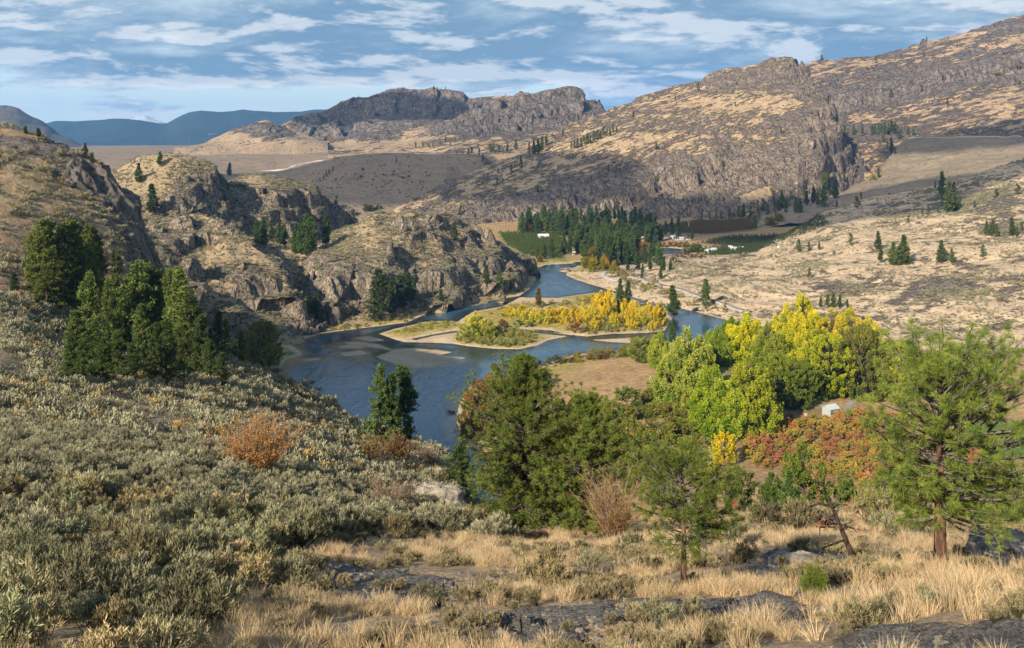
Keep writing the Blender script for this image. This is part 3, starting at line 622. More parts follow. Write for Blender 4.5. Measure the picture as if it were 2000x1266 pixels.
# ================================================================== SUN, SKY, CAMERA
SUN_EL = math.radians(27.5)
SUN_AZ = math.atan2(-0.58, -0.81)        # towards the sun, measured from +Y clockwise
sd = Vector((math.sin(SUN_AZ) * math.cos(SUN_EL), math.cos(SUN_AZ) * math.cos(SUN_EL), math.sin(SUN_EL)))
sun = bpy.data.lights.new('sun', 'SUN'); sun.energy = 5.0; sun.angle = math.radians(0.6); sun.color = (1.0, 0.85, 0.66)
so = bpy.data.objects.new('sun', sun); C.objects.link(so); so.rotation_euler = sd.to_track_quat('Z', 'Y').to_euler(); so.location = (-100, -50, 200)

w = NT('World', world=True); scene.world = w.m
tc = w.n('ShaderNodeTexCoord').outputs['Generated']
sky = w.n('ShaderNodeTexSky', None, sky_type='NISHITA', sun_disc=False, sun_elevation=SUN_EL, sun_rotation=SUN_AZ % (2 * math.pi), altitude=300.0, air_density=1.0, dust_density=0.6, ozone_density=2.2)
sep = w.n('ShaderNodeSeparateXYZ', {0: tc}); dx, dy, dz = sep.outputs
zz = w.math('MAXIMUM', w.math('ADD', dz, 0.165), 0.02)
def plane(ox, oy, s=1.0):
    return w.n('ShaderNodeCombineXYZ', {0: w.math('ADD', w.math('DIVIDE', dx, zz), ox), 1: w.math('ADD', w.math('DIVIDE', dy, zz), oy), 2: 0.0}).outputs[0]
def cloudnoise(vec, sc, det, rough, dist=0.3):
    return w.noise(w.mapping(vec, rot=(0, 0, 0.10), scale=(1.25, 1.35, 1)), sc, det, rough, dist)
def clouds(ox, oy, det):
    big = cloudnoise(plane(ox, oy), 0.55, 3, 0.5, 0.2)
    fin = cloudnoise(plane(ox + 7.3, oy), 1.15, det, 0.63, 0.25)
    puf = w.noise(w.mapping(plane(ox + 2.1, oy + 5.0), scale=(1.0, 0.8, 1)), 4.2, 5, 0.6, 0.2)
    return w.math('ADD', w.math('ADD', w.math('MULTIPLY', big, 0.42), w.math('MULTIPLY', fin, 0.68)), w.math('MULTIPLY', puf, 0.14))
dens = clouds(3.0, 1.7, 8)
densl = clouds(3.0 - 0.10, 1.7 + 0.16, 6)      # the same field a step towards the light
lowclear = w.smooth(dz, 0.040, 0.072)
leftness = w.smooth(dx, 0.15, -0.25)
cov = w.math('SUBTRACT', 1.0, w.math('MULTIPLY', w.math('SUBTRACT', 1.0, lowclear), w.math('MULTIPLY_ADD', leftness, 0.55, 0.25)))
th = w.math('MULTIPLY_ADD', cov, -0.245, 0.690)
dd = w.math('SUBTRACT', dens, th)
mask = w.smooth(dd, -0.01, 0.06)
thick = w.smooth(dd, 0.03, 0.20)
litf = w.smooth(w.math('SUBTRACT', dens, densl), -0.022, 0.062)
K = 1.0 / 0.11
shade = w.mix(thick, [0.42 * K, 0.51 * K, 0.58 * K], [0.125 * K, 0.22 * K, 0.33 * K])
ccol = w.mix(litf, shade, [0.78 * K, 0.77 * K, 0.75 * K])
ccol = w.mix(w.math('MULTIPLY', thick, 0.42), ccol, [0.17 * K, 0.28 * K, 0.40 * K])
clear = w.mix(w.smooth(dz, 0.0, 0.15), [0.70 * K, 0.80 * K, 0.76 * K], [0.33 * K, 0.60 * K, 0.76 * K])
base = w.mix(0.85, sky.outputs[0], clear)
upper = w.smooth(dz, 0.2, 0.5)
base = w.mix(upper, base, sky.outputs[0])
col = w.mix(w.math('MULTIPLY', mask, w.math('MULTIPLY_ADD', upper, -0.65, 0.95)), base, ccol)
bg = w.n('ShaderNodeBackground', {'Color': col, 'Strength': 0.082}).outputs[0]
w.out(bg)

cam = bpy.data.cameras.new('camera'); cam.sensor_width = 36.0; cam.lens = F / 2000.0 * 36.0
cam.shift_y = -(633.0 - V0) / 2000.0; cam.clip_start = 0.1; cam.clip_end = 40000.0
co = bpy.data.objects.new('camera', cam); C.objects.link(co); co.location = (0, 0, H); co.rotation_euler = (math.radians(90), 0, 0)
scene.camera = co
scene.view_settings.view_transform = 'Standard'; scene.view_settings.look = 'None'; scene.view_settings.exposure = 0.92; scene.view_settings.gamma = 1.0
scene.cycles.max_bounces = 6; scene.cycles.diffuse_bounces = 3; scene.cycles.glossy_bounces = 2; scene.cycles.transparent_max_bounces = 16; scene.cycles.volume_bounces = 1
scene.cycles.use_denoising = True
# ================================================================== PLANT BUILDERS
class Soup:
    def __init__(s): s.V = []; s.F = []; s.T = []; s.n = 0
    def add(s, v, f, t):
        s.V.append(v); s.F.append(f + s.n); s.T.append(t); s.n += len(v)
    def kites(s, base, dirn, L, W, tint, rng, bend=0.0, mid=0.5):
        n = len(base)
        if n == 0: return
        L = np.broadcast_to(L, n)[:, None]; W = np.broadcast_to(W, n)[:, None]
        dirn = dirn / (np.linalg.norm(dirn, axis=1)[:, None] + 1e-9)
        r = rng.normal(size=(n, 3)); side = np.cross(dirn, r); side /= np.linalg.norm(side, axis=1)[:, None] + 1e-9
        m = base + dirn * L * mid; tip = base + dirn * L; tip[:, 2] -= bend * L[:, 0]
        v = np.stack([base, m + side * W / 2, tip, m - side * W / 2], 1).reshape(-1, 3)
        f = np.arange(4 * n).reshape(n, 4)
        s.add(v, f, np.repeat(np.broadcast_to(tint, n), 4))
    def blades(s, base, dirn, L, W, tint, rng, bend=0.25):
        """two-part bending blades"""
        n = len(base); L = np.broadcast_to(L, n)[:, None]; W = np.broadcast_to(W, n)[:, None]
        dirn = dirn / np.linalg.norm(dirn, axis=1)[:, None]
        side = np.cross(dirn, rng.normal(size=(n, 3))); side /= np.linalg.norm(side, axis=1)[:, None]
        out = dirn.copy(); out[:, 2] = 0
        m = base + dirn * L * 0.55; tip = m + (dirn + out * 1.2 * bend * 3) * L * 0.45; tip[:, 2] -= bend * L[:, 0] * 0.5
        v = np.stack([base - side * W / 2, base + side * W / 2, m + side * W * 0.4, m - side * W * 0.4, tip + side * W * 0.1, tip - side * W * 0.1], 1).reshape(-1, 3)
        k = np.arange(n)[:, None] * 6
        f = np.concatenate([k + np.array([[0, 1, 2, 3]]), k + np.array([[3, 2, 4, 5]])])
        s.add(v, f, np.repeat(np.broadcast_to(tint, n), 6))
    def tube(s, pts, rad, sides=5, tint=0.5):
        pts = np.asarray(pts, float); k = len(pts); rad = np.broadcast_to(rad, k)
        T = np.gradient(pts, axis=0); T /= np.linalg.norm(T, axis=1)[:, None] + 1e-9
        ref = np.where(np.abs(T[:, 2:3]) > 0.9, np.array([[1.0, 0, 0]]), np.array([[0, 0, 1.0]]))
        A = np.cross(T, ref); A /= np.linalg.norm(A, axis=1)[:, None] + 1e-9; B = np.cross(T, A)
        a = np.linspace(0, 2 * np.pi, sides, endpoint=False)
        ring = pts[:, None] + rad[:, None, None] * (np.cos(a)[None, :, None] * A[:, None] + np.sin(a)[None, :, None] * B[:, None])
        v = ring.reshape(-1, 3); i = np.arange(k - 1)[:, None] * sides; j = np.arange(sides)[None]; j2 = (j + 1) % sides
        f = np.stack([i + j, i + j2, i + sides + j2, i + sides + j], -1).reshape(-1, 4)
        s.add(v, f, np.full(len(v), tint))
    def mesh(s, name, mat, smooth=False):
        return mesh_np(name, np.concatenate(s.V), np.concatenate(s.F), {'tint': np.concatenate(s.T)}, smooth, (mat,))

def leaf_mat(name, c0, c1, c2=None, trans=0.25, rough=0.7, spec=0.25, nscale=0.5, vary=0.25):
    """c0..c1 along the tint; the object's own colour multiplies; a clump noise varies it"""
    m = NT(name); t = m.attr('tint'); oi = m.n('ShaderNodeObjectInfo')
    tc = m.n('ShaderNodeTexCoord').outputs['Object']
    n = m.noise(tc, nscale, 3, 0.6)
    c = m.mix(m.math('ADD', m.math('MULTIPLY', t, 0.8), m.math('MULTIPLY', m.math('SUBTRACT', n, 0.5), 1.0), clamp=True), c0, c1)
    if c2 is not None: c = m.mix(m.smooth(t, 0.93, 0.95), c, c2)
    c = m.mix(1.0, c, oi.outputs['Color'], 'MULTIPLY')
    rnd = m.math('MULTIPLY_ADD', oi.outputs['Random'], vary * 2, 1 - vary)
    c = m.n('ShaderNodeVectorMath', {0: c, 1: m.n('ShaderNodeCombineXYZ', {0: rnd, 1: rnd, 2: rnd}).outputs[0]}, operation='MULTIPLY').outputs[0]
    a = m.bsdf(c, rough, spec); tr = m.n('ShaderNodeBsdfTranslucent', {'Color': c}).outputs[0]
    return m.out(m.n('ShaderNodeMixShader', {0: trans, 1: a, 2: tr}).outputs[0])

def bark_mat(name, a, b, sc=3.0):
    m = NT(name); tc = m.n('ShaderNodeTexCoord').outputs['Object']
    n = m.noise(m.mapping(tc, scale=(1, 1, 0.25)), sc * 3, 5, 0.7, 0.6)
    v = m.n('ShaderNodeTexVoronoi', {'Vector': m.mapping(tc, scale=(1, 1, 0.3)), 'Scale': sc * 3}).outputs['Distance']
    c = m.mix(m.smooth(n, 0.35, 0.6), a, b); c = m.mix(m.smooth(v, 0.55, 0.75), c, [x * 0.25 for x in a])
    return m.out(m.bsdf(c, 0.95, 0.1, m.bump(m.math('ADD', n, m.math('MULTIPLY', v, -0.8)), 1.0, 0.04)))

M_PINE = leaf_mat('pine_needles', (0.035, 0.062, 0.020), (0.155, 0.185, 0.048), (0.30, 0.12, 0.05), 0.22, nscale=0.35)
M_PINE_NEAR = leaf_mat('long_pine_needles', (0.060, 0.105, 0.018), (0.25, 0.29, 0.045), (0.42, 0.20, 0.10), 0.28, nscale=0.9)
M_BARK = bark_mat('pine_bark', (0.06, 0.040, 0.03), (0.19, 0.105, 0.065), 2.0)
M_BARKD = bark_mat('charred_bark', (0.022, 0.018, 0.016), (0.075, 0.05, 0.038), 3.0)
M_BARKG = bark_mat('grey_bark', (0.07, 0.06, 0.052), (0.17, 0.15, 0.13), 3.0)
M_BARKW = bark_mat('pale_bark', (0.30, 0.27, 0.22), (0.48, 0.44, 0.38), 1.5)
M_LEAF = leaf_mat('autumn_leaves', (0.34, 0.52, 0.20), (1.12, 1.02, 0.85), None, 0.30, nscale=0.35, vary=0.10)  # low-tint end darkened and greened for the shade sides of crowns
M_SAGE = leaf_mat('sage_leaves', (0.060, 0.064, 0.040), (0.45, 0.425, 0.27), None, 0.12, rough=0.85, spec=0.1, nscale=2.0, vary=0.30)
M_GRASS = leaf_mat('dry_grass_blades', (0.38, 0.275, 0.145), (0.80, 0.64, 0.40), None, 0.30, rough=0.7, spec=0.2, nscale=3.0, vary=0.18)
M_TWIG = leaf_mat('twigs', (0.16, 0.11, 0.08), (0.40, 0.33, 0.26), None, 0.0, nscale=1.0)

def unit(v): return v / (np.linalg.norm(v, axis=-1)[..., None] + 1e-9)

def pine_proto(seed, Hh=20.0, levels=26, per=6, clumps=4, m=9, R=0.17, base=0.10, top=0.9, leafL=0.055, irr=0.35, lean=0.0, profile=0.75, trunk_sides=6):
    """returns (trunk mesh, crown mesh) of a pine standing at the origin"""
    r = np.random.default_rng(seed); S = Soup(); Tk = Soup()
    zz = np.linspace(0, Hh * 0.97, 9); wob = np.cumsum(r.normal(0, 0.006 * Hh, (9, 2)), 0) * np.linspace(0, 1, 9)[:, None] + np.outer(zz, [lean, 0])
    tp = np.column_stack([wob, zz]); tr = np.interp(zz, [0, Hh * .05, Hh], [0.024 * Hh, 0.017 * Hh, 0.002 * Hh])
    tp[0, 2] -= 0.03 * Hh
    Tk.tube(tp, tr, trunk_sides)
    lob = r.normal(size=(6,)); ph = r.uniform(0, 6.28, 6)
    B = []; D = []; Tn = []
    for i in range(levels):
        t = (i + r.uniform(-.4, .4)) / levels; z = Hh * (base + (1 - base) * t); z = min(z, Hh * .985)
        prof = (1 - t) ** profile * min(1, 0.45 + t * 3.2) + 0.03
        for j in range(per):
            if r.random() < 0.10 + irr * 0.25: continue
            a = r.uniform(0, 6.283)
            mod = 1 + irr * (0.5 * math.sin(a * 1 + t * 7 + ph[0]) + 0.5 * math.sin(2 * a + t * 13 + ph[1])) + r.normal(0, 0.16)
            Lb = max(0.02, R * Hh * prof * mod)
            up = np.interp(t, [0, .3, 1], [-0.05, 0.18, 0.9]) + r.normal(0, .08)
            o = np.array([np.interp(z, zz, tp[:, 0]), np.interp(z, zz, tp[:, 1]), z])
            dr = np.array([math.cos(a), math.sin(a), up]); dr /= np.linalg.norm(dr)
            e = o + dr * Lb
            if Lb > 0.05 * Hh and j % 2 == 0: Tk.tube([o, o + dr * Lb * .5 + [0, 0, -.02 * Lb], e], [0.0035 * Hh, 0.0022 * Hh, 0.001 * Hh], 3)
            nc = max(1, int(round(clumps * (0.5 + Lb / (R * Hh)))))
            for q in range(nc):
                f = 0.35 + 0.65 * (q + r.random()) / nc
                c = o + dr * Lb * f + r.normal(0, 0.012 * Hh, 3) + np.array([0, 0, 0.01 * Hh])
                dd = unit(r.normal(size=(m, 3)) + dr * 0.7 + np.array([0, 0, 0.55]))
                bb = c + r.normal(0, 0.008 * Hh, (m, 3))
                B.append(bb); D.append(dd); Tn.append(np.full(m, np.clip(r.normal(0.5, 0.22), 0, 0.9)))
    B = np.concatenate(B); D = np.concatenate(D); Tn = np.concatenate(Tn)
    S.kites(B, D, leafL * Hh * r.uniform(0.6, 1.2, len(B)), leafL * Hh * r.uniform(0.30, 0.5, len(B)), Tn, r)
    return Tk.mesh('trunk', M_BARK, True), S.mesh('crown', M_PINE)

def joined(name, a, b):
    """one mesh out of two (for trees a few pixels high)"""
    bm = bmesh.new(); bm.from_mesh(a); bm.from_mesh(b); nf = len(a.polygons); bm.faces.ensure_lookup_table()
    for i, f in enumerate(bm.faces): f.material_index = 0 if i < nf else 1
    me = bpy.data.meshes.new(name); me.materials.append(a.materials[0]); me.materials.append(b.materials[0]); bm.to_mesh(me); bm.free()
    return me

def needle_pine(seed, Hh, tufts, R, base, trunk_r, lean=(0, 0), bend=0.0, needle=0.17, nn=26, asym=(0, 0), dead=0.03, profile=0.6, low=0.5, width=0.011, spread=0.18, droop=0.0, per_level=5, tip_dead=0.04, bark=None, lump=0.35, pp=None):
    """near pine: curved branches, twigs, and a brush of long needles at every twig end"""
    r = np.random.default_rng(seed); S = Soup(); Tk = Soup(); Bk = Soup()
    K = 14; zz = np.linspace(0, Hh * 0.98, K); s = zz / Hh
    x = lean[0] * zz + bend * Hh * np.sin(s * 5.0) * s; y = lean[1] * zz + 0.3 * bend * Hh * np.sin(s * 4 + 1) * s
    tp = np.column_stack([x, y, zz]); tr = np.interp(s, [0, 0.04, 0.5, 1], [trunk_r * 1.35, trunk_r, trunk_r * .68, trunk_r * 0.12])
    tp[0, 2] -= 0.25
    Tk.tube(tp, tr, 10)
    levels = max(4, int(tufts / (per_level * 5.5))); C = []; Dn = []; Tt = []
    for i in range(levels):
        t = (i + r.uniform(-.5, .5)) / levels; t = min(max(t, 0), 0.995)
        z = Hh * (base + (0.985 - base) * t); prof = float(np.interp(t, *pp)) if pp else (1 - t) ** profile * min(1, low + t * 2.2) + 0.05
        for j in range(per_level):
            a = r.uniform(0, 6.283)
            As = (1 + asym[0] * math.cos(a) + asym[1] * math.sin(a)) * (1 + lump * (math.sin(2 * a + 11 * t + seed) * .5 + math.sin(3 * a - 17 * t + 2 * seed) * .5))
            Lb = max(0.15, R * prof * As * (r.uniform(0.65, 1.15) if pp else r.uniform(0.55, 1.2)))
            up = np.interp(t, [0, .4, 1], [-0.12 - droop, 0.15, 1.1]) + r.normal(0, .12)
            o = np.array([np.interp(z, zz, tp[:, 0]), np.interp(z, zz, tp[:, 1]), z])
            n = 6; f = np.linspace(0, 1, n)
            az = a + np.cumsum(r.normal(0, .13, n)); curve = np.cumsum(r.normal(0, .10, n))
            st = Lb / (n - 1)
            pts = [o]
            for q in range(1, n):
                e = up + curve[q] * .8 + (0.35 * f[q] ** 2)
                dv = np.array([math.cos(az[q]), math.sin(az[q]), e]); pts.append(pts[-1] + dv / np.linalg.norm(dv) * st)
            pts = np.array(pts)
            isdead = r.random() < dead
            Bk.tube(pts, np.interp(f, [0, 1], [0.012 + 0.013 * Lb, 0.006]), 4, r.uniform(0, 1))
            nt = max(2, int(5.5 * (0.45 + 0.75 * Lb / R)))
            for q in range(nt):
                g = 0.32 + 0.68 * (q + r.random()) / nt; k = min(int(g * (n - 1)), n - 2); fr = g * (n - 1) - k
                p = pts[k] * (1 - fr) + pts[k + 1] * fr; dv = unit(pts[k + 1] - pts[k])
                td = unit(dv * 0.7 + r.normal(0, .75, 3) + np.array([0, 0, 0.35])); tl = r.uniform(.12, .42) * (1.2 - 0.5 * g) * min(1.2, 0.5 + Lb / 2)
                if q == nt - 1: p = pts[-1]; td = unit(dv + r.normal(0, .2, 3)); tl = 0.05
                e = p + td * tl + np.array([0, 0, 0.06 * tl])
                Bk.tube([p, (p + e) / 2 + r.normal(0, .015, 3), e], [0.007, 0.005, 0.004], 3, r.uniform(0, 1))
                if isdead and r.random() < 0.85: continue
                C.append(e); Dn.append(td); Tt.append(0.97 if r.random() < tip_dead else np.clip(r.normal(0.5, .2), 0, 0.9))
                if r.random() < 0.45:
                    C.append(p + td * tl * 0.45); Dn.append(td); Tt.append(Tt[-1])
    C = np.array(C); Dn = np.array(Dn); Tt = np.array(Tt); n = len(C)
    Cr = np.repeat(C, nn, 0); Dr = np.repeat(Dn, nn, 0); Tr = np.repeat(Tt, nn)
    rd = r.normal(size=Cr.shape)
    dd = unit(Dr * 0.75 + unit(rd) * 0.95)
    Cr = Cr - Dr * r.uniform(0, .09, (len(Cr), 1))
    Tr = np.where(Tr > 0.93, Tr, np.clip(Tr + r.normal(0, .1, len(Tr)), 0, 0.92))
    S.kites(Cr, dd, needle * r.uniform(.75, 1.15, len(Cr)), width, Tr, r, bend=0.06, mid=0.4)
    return Tk.mesh('trunk', bark or M_BARK, True), S.mesh('needles', M_PINE_NEAR), Bk.mesh('branches', M_BARKG, True)

def leafy_proto(seed, Hh=10.0, Wd=8.0, plumes=70, leaves=170, leaf=0.34, upright=0.6, base=0.05, shape='round', trunk=True, pl=(0.14, 0.30), gap=0.0, bark=None, stems=1, flat_top=0.0):
    """broad-leaved tree or bush: leaf-sized faces gathered in plumes through the crown"""
    r = np.random.default_rng(seed); S = Soup(); Tk = Soup()
    Bs = []; Ds = []; Ts = []
    nst = stems; tops = []
    for k in range(nst):
        a = r.uniform(0, 6.283); sp = Wd * 0.22 * (nst > 1)
        tops.append((math.cos(a) * sp, math.sin(a) * sp))
        zz = np.linspace(-0.03 * Hh, Hh * 0.82, 6)
        p = np.column_stack([np.linspace(0, tops[k][0], 6) + r.normal(0, .008 * Hh, 6), np.linspace(0, tops[k][1], 6) + r.normal(0, .008 * Hh, 6), zz])
        Tk.tube(p, np.interp(np.arange(6), [0, 5], [0.022 * Hh / nst ** .5, 0.004 * Hh]), 6)
    lead = [(0, 0, 1.0, .34)] + [(math.cos(q * 2.4 + seed) * r.uniform(.2, .33) * Wd, math.sin(q * 2.4 + seed) * r.uniform(.2, .33) * Wd, r.uniform(.62, .96), r.uniform(.26, .38)) for q in range(8)]
    for i in range(plumes):
        z = r.uniform(0.0, 1.0)
        if shape == 'round': rr = math.sqrt(max(0, 1 - (2 * z - 1) ** 2)) ** 0.8; 
        elif shape == 'cone': rr = (1 - z) ** 0.7 * min(1, .5 + z * 3)
        elif shape == 'dome': rr = math.sqrt(max(0, 1 - z ** 2))
        else: rr = min(1, 0.72 + z * 0.9) * math.sqrt(max(0, 1 - max(0, (z - 0.5) / 0.5) ** 2.6))   # 'poplar': full to the ground
        a = r.uniform(0, 6.283)
        rad = rr * (r.uniform(0.35, 1.0) ** 0.5) * Wd / 2 * r.uniform(.85, 1.12) * (1 + 0.16 * math.sin(2 * a + 6 * z + seed) + 0.12 * math.sin(5 * a - 9 * z + seed * 2))
        c = np.array([math.cos(a) * rad, math.sin(a) * rad, Hh * (base + (0.93 - base) * z)])
        if shape == 'poplar':
            lx, ly, lh, lr = lead[i % 9]; rr = min(1, .6 + z * 1.2) * max(.06, 1 - z ** 2.4) ** .8; rad = rr * lr * Wd * r.uniform(.4, 1.0) ** .5 * r.uniform(.85, 1.15)
            c = np.array([lx + math.cos(a) * rad, ly + math.sin(a) * rad, Hh * (base + (0.95 - base) * z * lh)])
        out = np.array([math.cos(a) * rr, math.sin(a) * rr, 0.0])
        ax = unit(out * (1 - upright) + np.array([0, 0, upright + 0.15]) + r.normal(0, .15, 3))
        Lp = r.uniform(*pl) * Hh; Wp = Lp * r.uniform(0.24, 0.42)
        n = int(leaves * r.uniform(.6, 1.3))
        u = r.uniform(-0.5, 0.5, n); w = r.normal(size=(n, 3)); w -= np.outer(w @ ax, ax); w = unit(w) * (r.uniform(0, 1, (n, 1)) ** 0.6) * Wp * (np.clip(1.05 - (u + 0.5), 0, 1) ** 0.75 * np.clip((u + 0.5) * 5, 0, 1) ** .5)[:, None]
        pts = c + np.outer(u * Lp, ax) + w
        dd = unit(unit(w + 1e-6) * 0.8 + ax * 0.7 + r.normal(0, .5, (n, 3)))
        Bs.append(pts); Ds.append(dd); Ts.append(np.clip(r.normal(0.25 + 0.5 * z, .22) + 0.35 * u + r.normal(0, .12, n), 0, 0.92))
        if i % 3 == 0 and trunk: 
            k = i % nst; q = c * [1, 1, 0] * 0.1 + np.array([tops[k][0] * z * .6, tops[k][1] * z * .6, max(0.02, c[2] - Hh * .22)])
            Tk.tube([q, (q + c) / 2 + r.normal(0, .02 * Hh, 3) * .5, c + ax * Lp * .3], [0.006 * Hh, 0.004 * Hh, 0.0015 * Hh], 3)
    B = np.concatenate(Bs); D = np.concatenate(Ds); T = np.concatenate(Ts)
    S.kites(B, D, leaf * r.uniform(.6, 1.25, len(B)), leaf * r.uniform(.5, .8, len(B)), T, r)
    return Tk.mesh('trunk', bark or M_BARKG, True), S.mesh('crown', M_LEAF)

def twiggy(seed, Hh=2.0, Wd=2.4, stems=34, subs=7, leaves=6, leaf=0.05, tintr=(0.2, 0.8), thick=0.010, arch=0.25, bark=None):
    """shrub of many thin arching stems with sparse small leaves"""
    r = np.random.default_rng(seed); S = Soup(); Tk = Soup(); B = []; D = []
    for i in range(stems):
        a = r.uniform(0, 6.283); sp = r.uniform(0, 1) ** 0.6; Ls = Hh * r.uniform(.65, 1.1)
        n = 7; p = np.array([r.normal(0, .05 * Wd), r.normal(0, .05 * Wd), -0.08]); pts = [p]
        for q in range(1, n):
            o = sp * Wd / Hh * 0.5 * (1 + arch * q); dv = np.array([math.cos(a) * o, math.sin(a) * o, 1 - arch * q * sp * .35]) + r.normal(0, .12, 3)
            pts.append(pts[-1] + dv / np.linalg.norm(dv) * Ls / (n - 1))
        pts = np.array(pts); Tk.tube(pts, np.linspace(thick, thick * .35, n), 3, r.uniform(0, 1))
        for k in range(subs):
            q = r.integers(2, n); o = pts[q - 1] + (pts[q] - pts[q - 1]) * r.random()
            dv = unit(unit(pts[q] - pts[q - 1]) * .8 + r.normal(0, .5, 3) + np.array([0, 0, .2])); Lt = Ls * r.uniform(.1, .28)
            e = o + dv * Lt; mdl = (o + e) / 2 + r.normal(0, .03 * Lt, 3)
            Tk.tube([o, mdl, e], [thick * .45, thick * .32, thick * .2], 3, r.uniform(0, 1))
            nl = r.poisson(leaves)
            if nl:
                f = r.uniform(.2, 1.05, nl)[:, None]; B.append(o + (e - o) * f + r.normal(0, leaf * .5, (nl, 3))); D.append(unit(r.normal(size=(nl, 3)) + dv * .5))
    B = np.concatenate(B) if B else np.zeros((1, 3)); D = np.concatenate(D) if D else np.array([[0, 0, 1.0]])
    S.kites(B, D, leaf * r.uniform(.7, 1.3, len(B)), leaf * .6, r.uniform(*tintr, len(B)), r)
    return Tk.mesh('stems', bark or M_TWIG, True), S.mesh('leaves', M_LEAF)

def sage_proto(seed, Hh=0.9, Wd=1.3, heads=70, strips=26, sl=0.115, sw=0.017, mat=None):
    r = np.random.default_rng(seed); S = Soup()
    B = []; D = []; T = []; 
    lob = [(r.uniform(-.3, .3) * Wd, r.uniform(-.3, .3) * Wd, r.uniform(.6, 1.0)) for _ in range(5)]
    for i in range(heads):
        lx, ly, lh = lob[i % 5]; a = r.uniform(0, 6.283); el = math.acos(r.uniform(0.05, 1.0)); R_ = Wd * 0.30 * r.uniform(.75, 1.1)
        d = np.array([math.cos(a) * math.sin(el), math.sin(a) * math.sin(el), math.cos(el)])
        c = np.array([lx, ly, Hh * lh * 0.42]) + d * np.array([R_, R_, Hh * lh * .48])
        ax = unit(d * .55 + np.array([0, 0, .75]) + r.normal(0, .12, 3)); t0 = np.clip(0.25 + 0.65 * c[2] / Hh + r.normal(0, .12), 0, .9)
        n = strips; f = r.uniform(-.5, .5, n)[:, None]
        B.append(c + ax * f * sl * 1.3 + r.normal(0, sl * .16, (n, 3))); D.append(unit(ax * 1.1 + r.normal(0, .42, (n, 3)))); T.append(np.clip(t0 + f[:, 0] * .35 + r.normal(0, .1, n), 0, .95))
        if i % 4 == 0: S.tube([[lx * .4, ly * .4, -0.06], [(lx + c[0]) / 2, (ly + c[1]) / 2, c[2] * .5], c], [0.018, 0.012, 0.006], 3, 0.05)
    S.kites(np.concatenate(B), np.concatenate(D), sl * r.uniform(.7, 1.2, heads * strips), sw, np.concatenate(T), r)
    return S.mesh('sagebrush', mat or M_SAGE)

def tuft_proto(seed, blades=70, Hh=0.5, spread=0.16, width=0.012, lean=0.55):
    r = np.random.default_rng(seed); S = Soup()
    a = r.uniform(0, 6.283, blades); rr = spread * np.sqrt(r.random(blades))
    B = np.column_stack([np.cos(a) * rr, np.sin(a) * rr, np.full(blades, -0.03)])
    D = np.column_stack([np.cos(a) * lean * r.random(blades), np.sin(a) * lean * r.random(blades), np.ones(blades)]) + r.normal(0, .12, (blades, 3)) + np.array([0.16, 0.02, 0])
    S.blades(B, D, Hh * r.uniform(.55, 1.15, blades), width, np.clip(r.normal(.55, .22, blades), 0, 1), r, 0.18)
    return S.mesh('grass_tuft', M_GRASS)

# ------------------------------------------------------------------ finding the ground
def _cols():
    out = []
    for k, (Pt, rk, U) in GRIDS.items():
        vp = V0 + (H - Pt[..., 2]) / Pt[..., 1] * F
        out.append((Pt, vp, U, rk))
    return out
COLS = _cols()
def hit(u, v, dmin=0.0, which=None):
    """first ground point met along the sight line of a photo pixel"""
    best = None
    for Pt, vp, U, rk in COLS:
        if u < U[0] or u > U[-1]: continue
        j = int(round((u - U[0]) / (U[1] - U[0]))); col = vp[:, j]
        k = np.nonzero((col[:-1] > v) & (col[1:] <= v) & (Pt[1:, j, 1] > dmin))[0]
        if len(k):
            i = k[0]; t = (col[i] - v) / (col[i] - col[i + 1] + 1e-9); p = Pt[i, j] * (1 - t) + Pt[i + 1, j] * t
            if best is None or p[1] < best[1]: best = p
    if best is None: return None
    d = best[1]; return Vector(((u - 1000) / F * d, d, best[2]))
def ground_z(x, y):
    u = 1000 + F * x / y; z = -50.0
    for Pt, vp, U, rk in COLS:
        if u < U[0] or u > U[-1]: continue
        j = int(round((u - U[0]) / (U[1] - U[0])))
        yy = Pt[:, j, 1]
        if y < yy[0] or y > yy[-1]: continue
        z = max(z, float(np.interp(y, np.maximum.accumulate(yy), Pt[:, j, 2])))
    return z

def scatter_pts(keys, n, wfun, seed, vis=True):
    """random points on the named sheets, weight per square metre from wfun(u, v, x, y, z, rock, nz)"""
    r = np.random.default_rng(seed); out = []
    Ws = []; Ds = []
    for k in keys:
        Pt, rk, U = GRIDS[k]
        a = Pt[1:, :-1] - Pt[:-1, :-1]; b = Pt[:-1, 1:] - Pt[:-1, :-1]; N = np.cross(b, a); A = np.linalg.norm(N, axis=2)
        c = (Pt[:-1, :-1] + Pt[1:, 1:]) / 2; nz = np.abs(N[..., 2]) / (A + 1e-9)
        v = V0 + (H - c[..., 2]) / c[..., 1] * F; u = 1000 + F * c[..., 0] / c[..., 1]
        if vis:   # running minimum of the pixel row: the part hidden behind nearer ground is skipped
            mn = np.minimum.accumulate(v, axis=0); ok = (v <= mn + 6) & (u > -60) & (u < 2060) & (v < 1330)
        else: ok = np.ones_like(v, bool)
        w = A * wfun(u, v, c[..., 0], c[..., 1], c[..., 2], rk[:-1, :-1], nz) * ok
        Ws.append(w.ravel()); Ds.append((Pt, A.shape))
    tot = sum(w.sum() for w in Ws)
    if tot <= 0: return np.zeros((0, 3))
    for w, (Pt, sh) in zip(Ws, Ds):
        m = int(round(n * w.sum() / tot))
        if m == 0: continue
        i = r.choice(len(w), m, p=w / w.sum()); ii, jj = np.unravel_index(i, sh); s, t = r.random(m)[:, None], r.random(m)[:, None]
        p = (Pt[ii, jj] * (1 - s) * (1 - t) + Pt[ii + 1, jj] * s * (1 - t) + Pt[ii, jj + 1] * (1 - s) * t + Pt[ii + 1, jj + 1] * s * t)
        out.append(p)
    return np.concatenate(out)

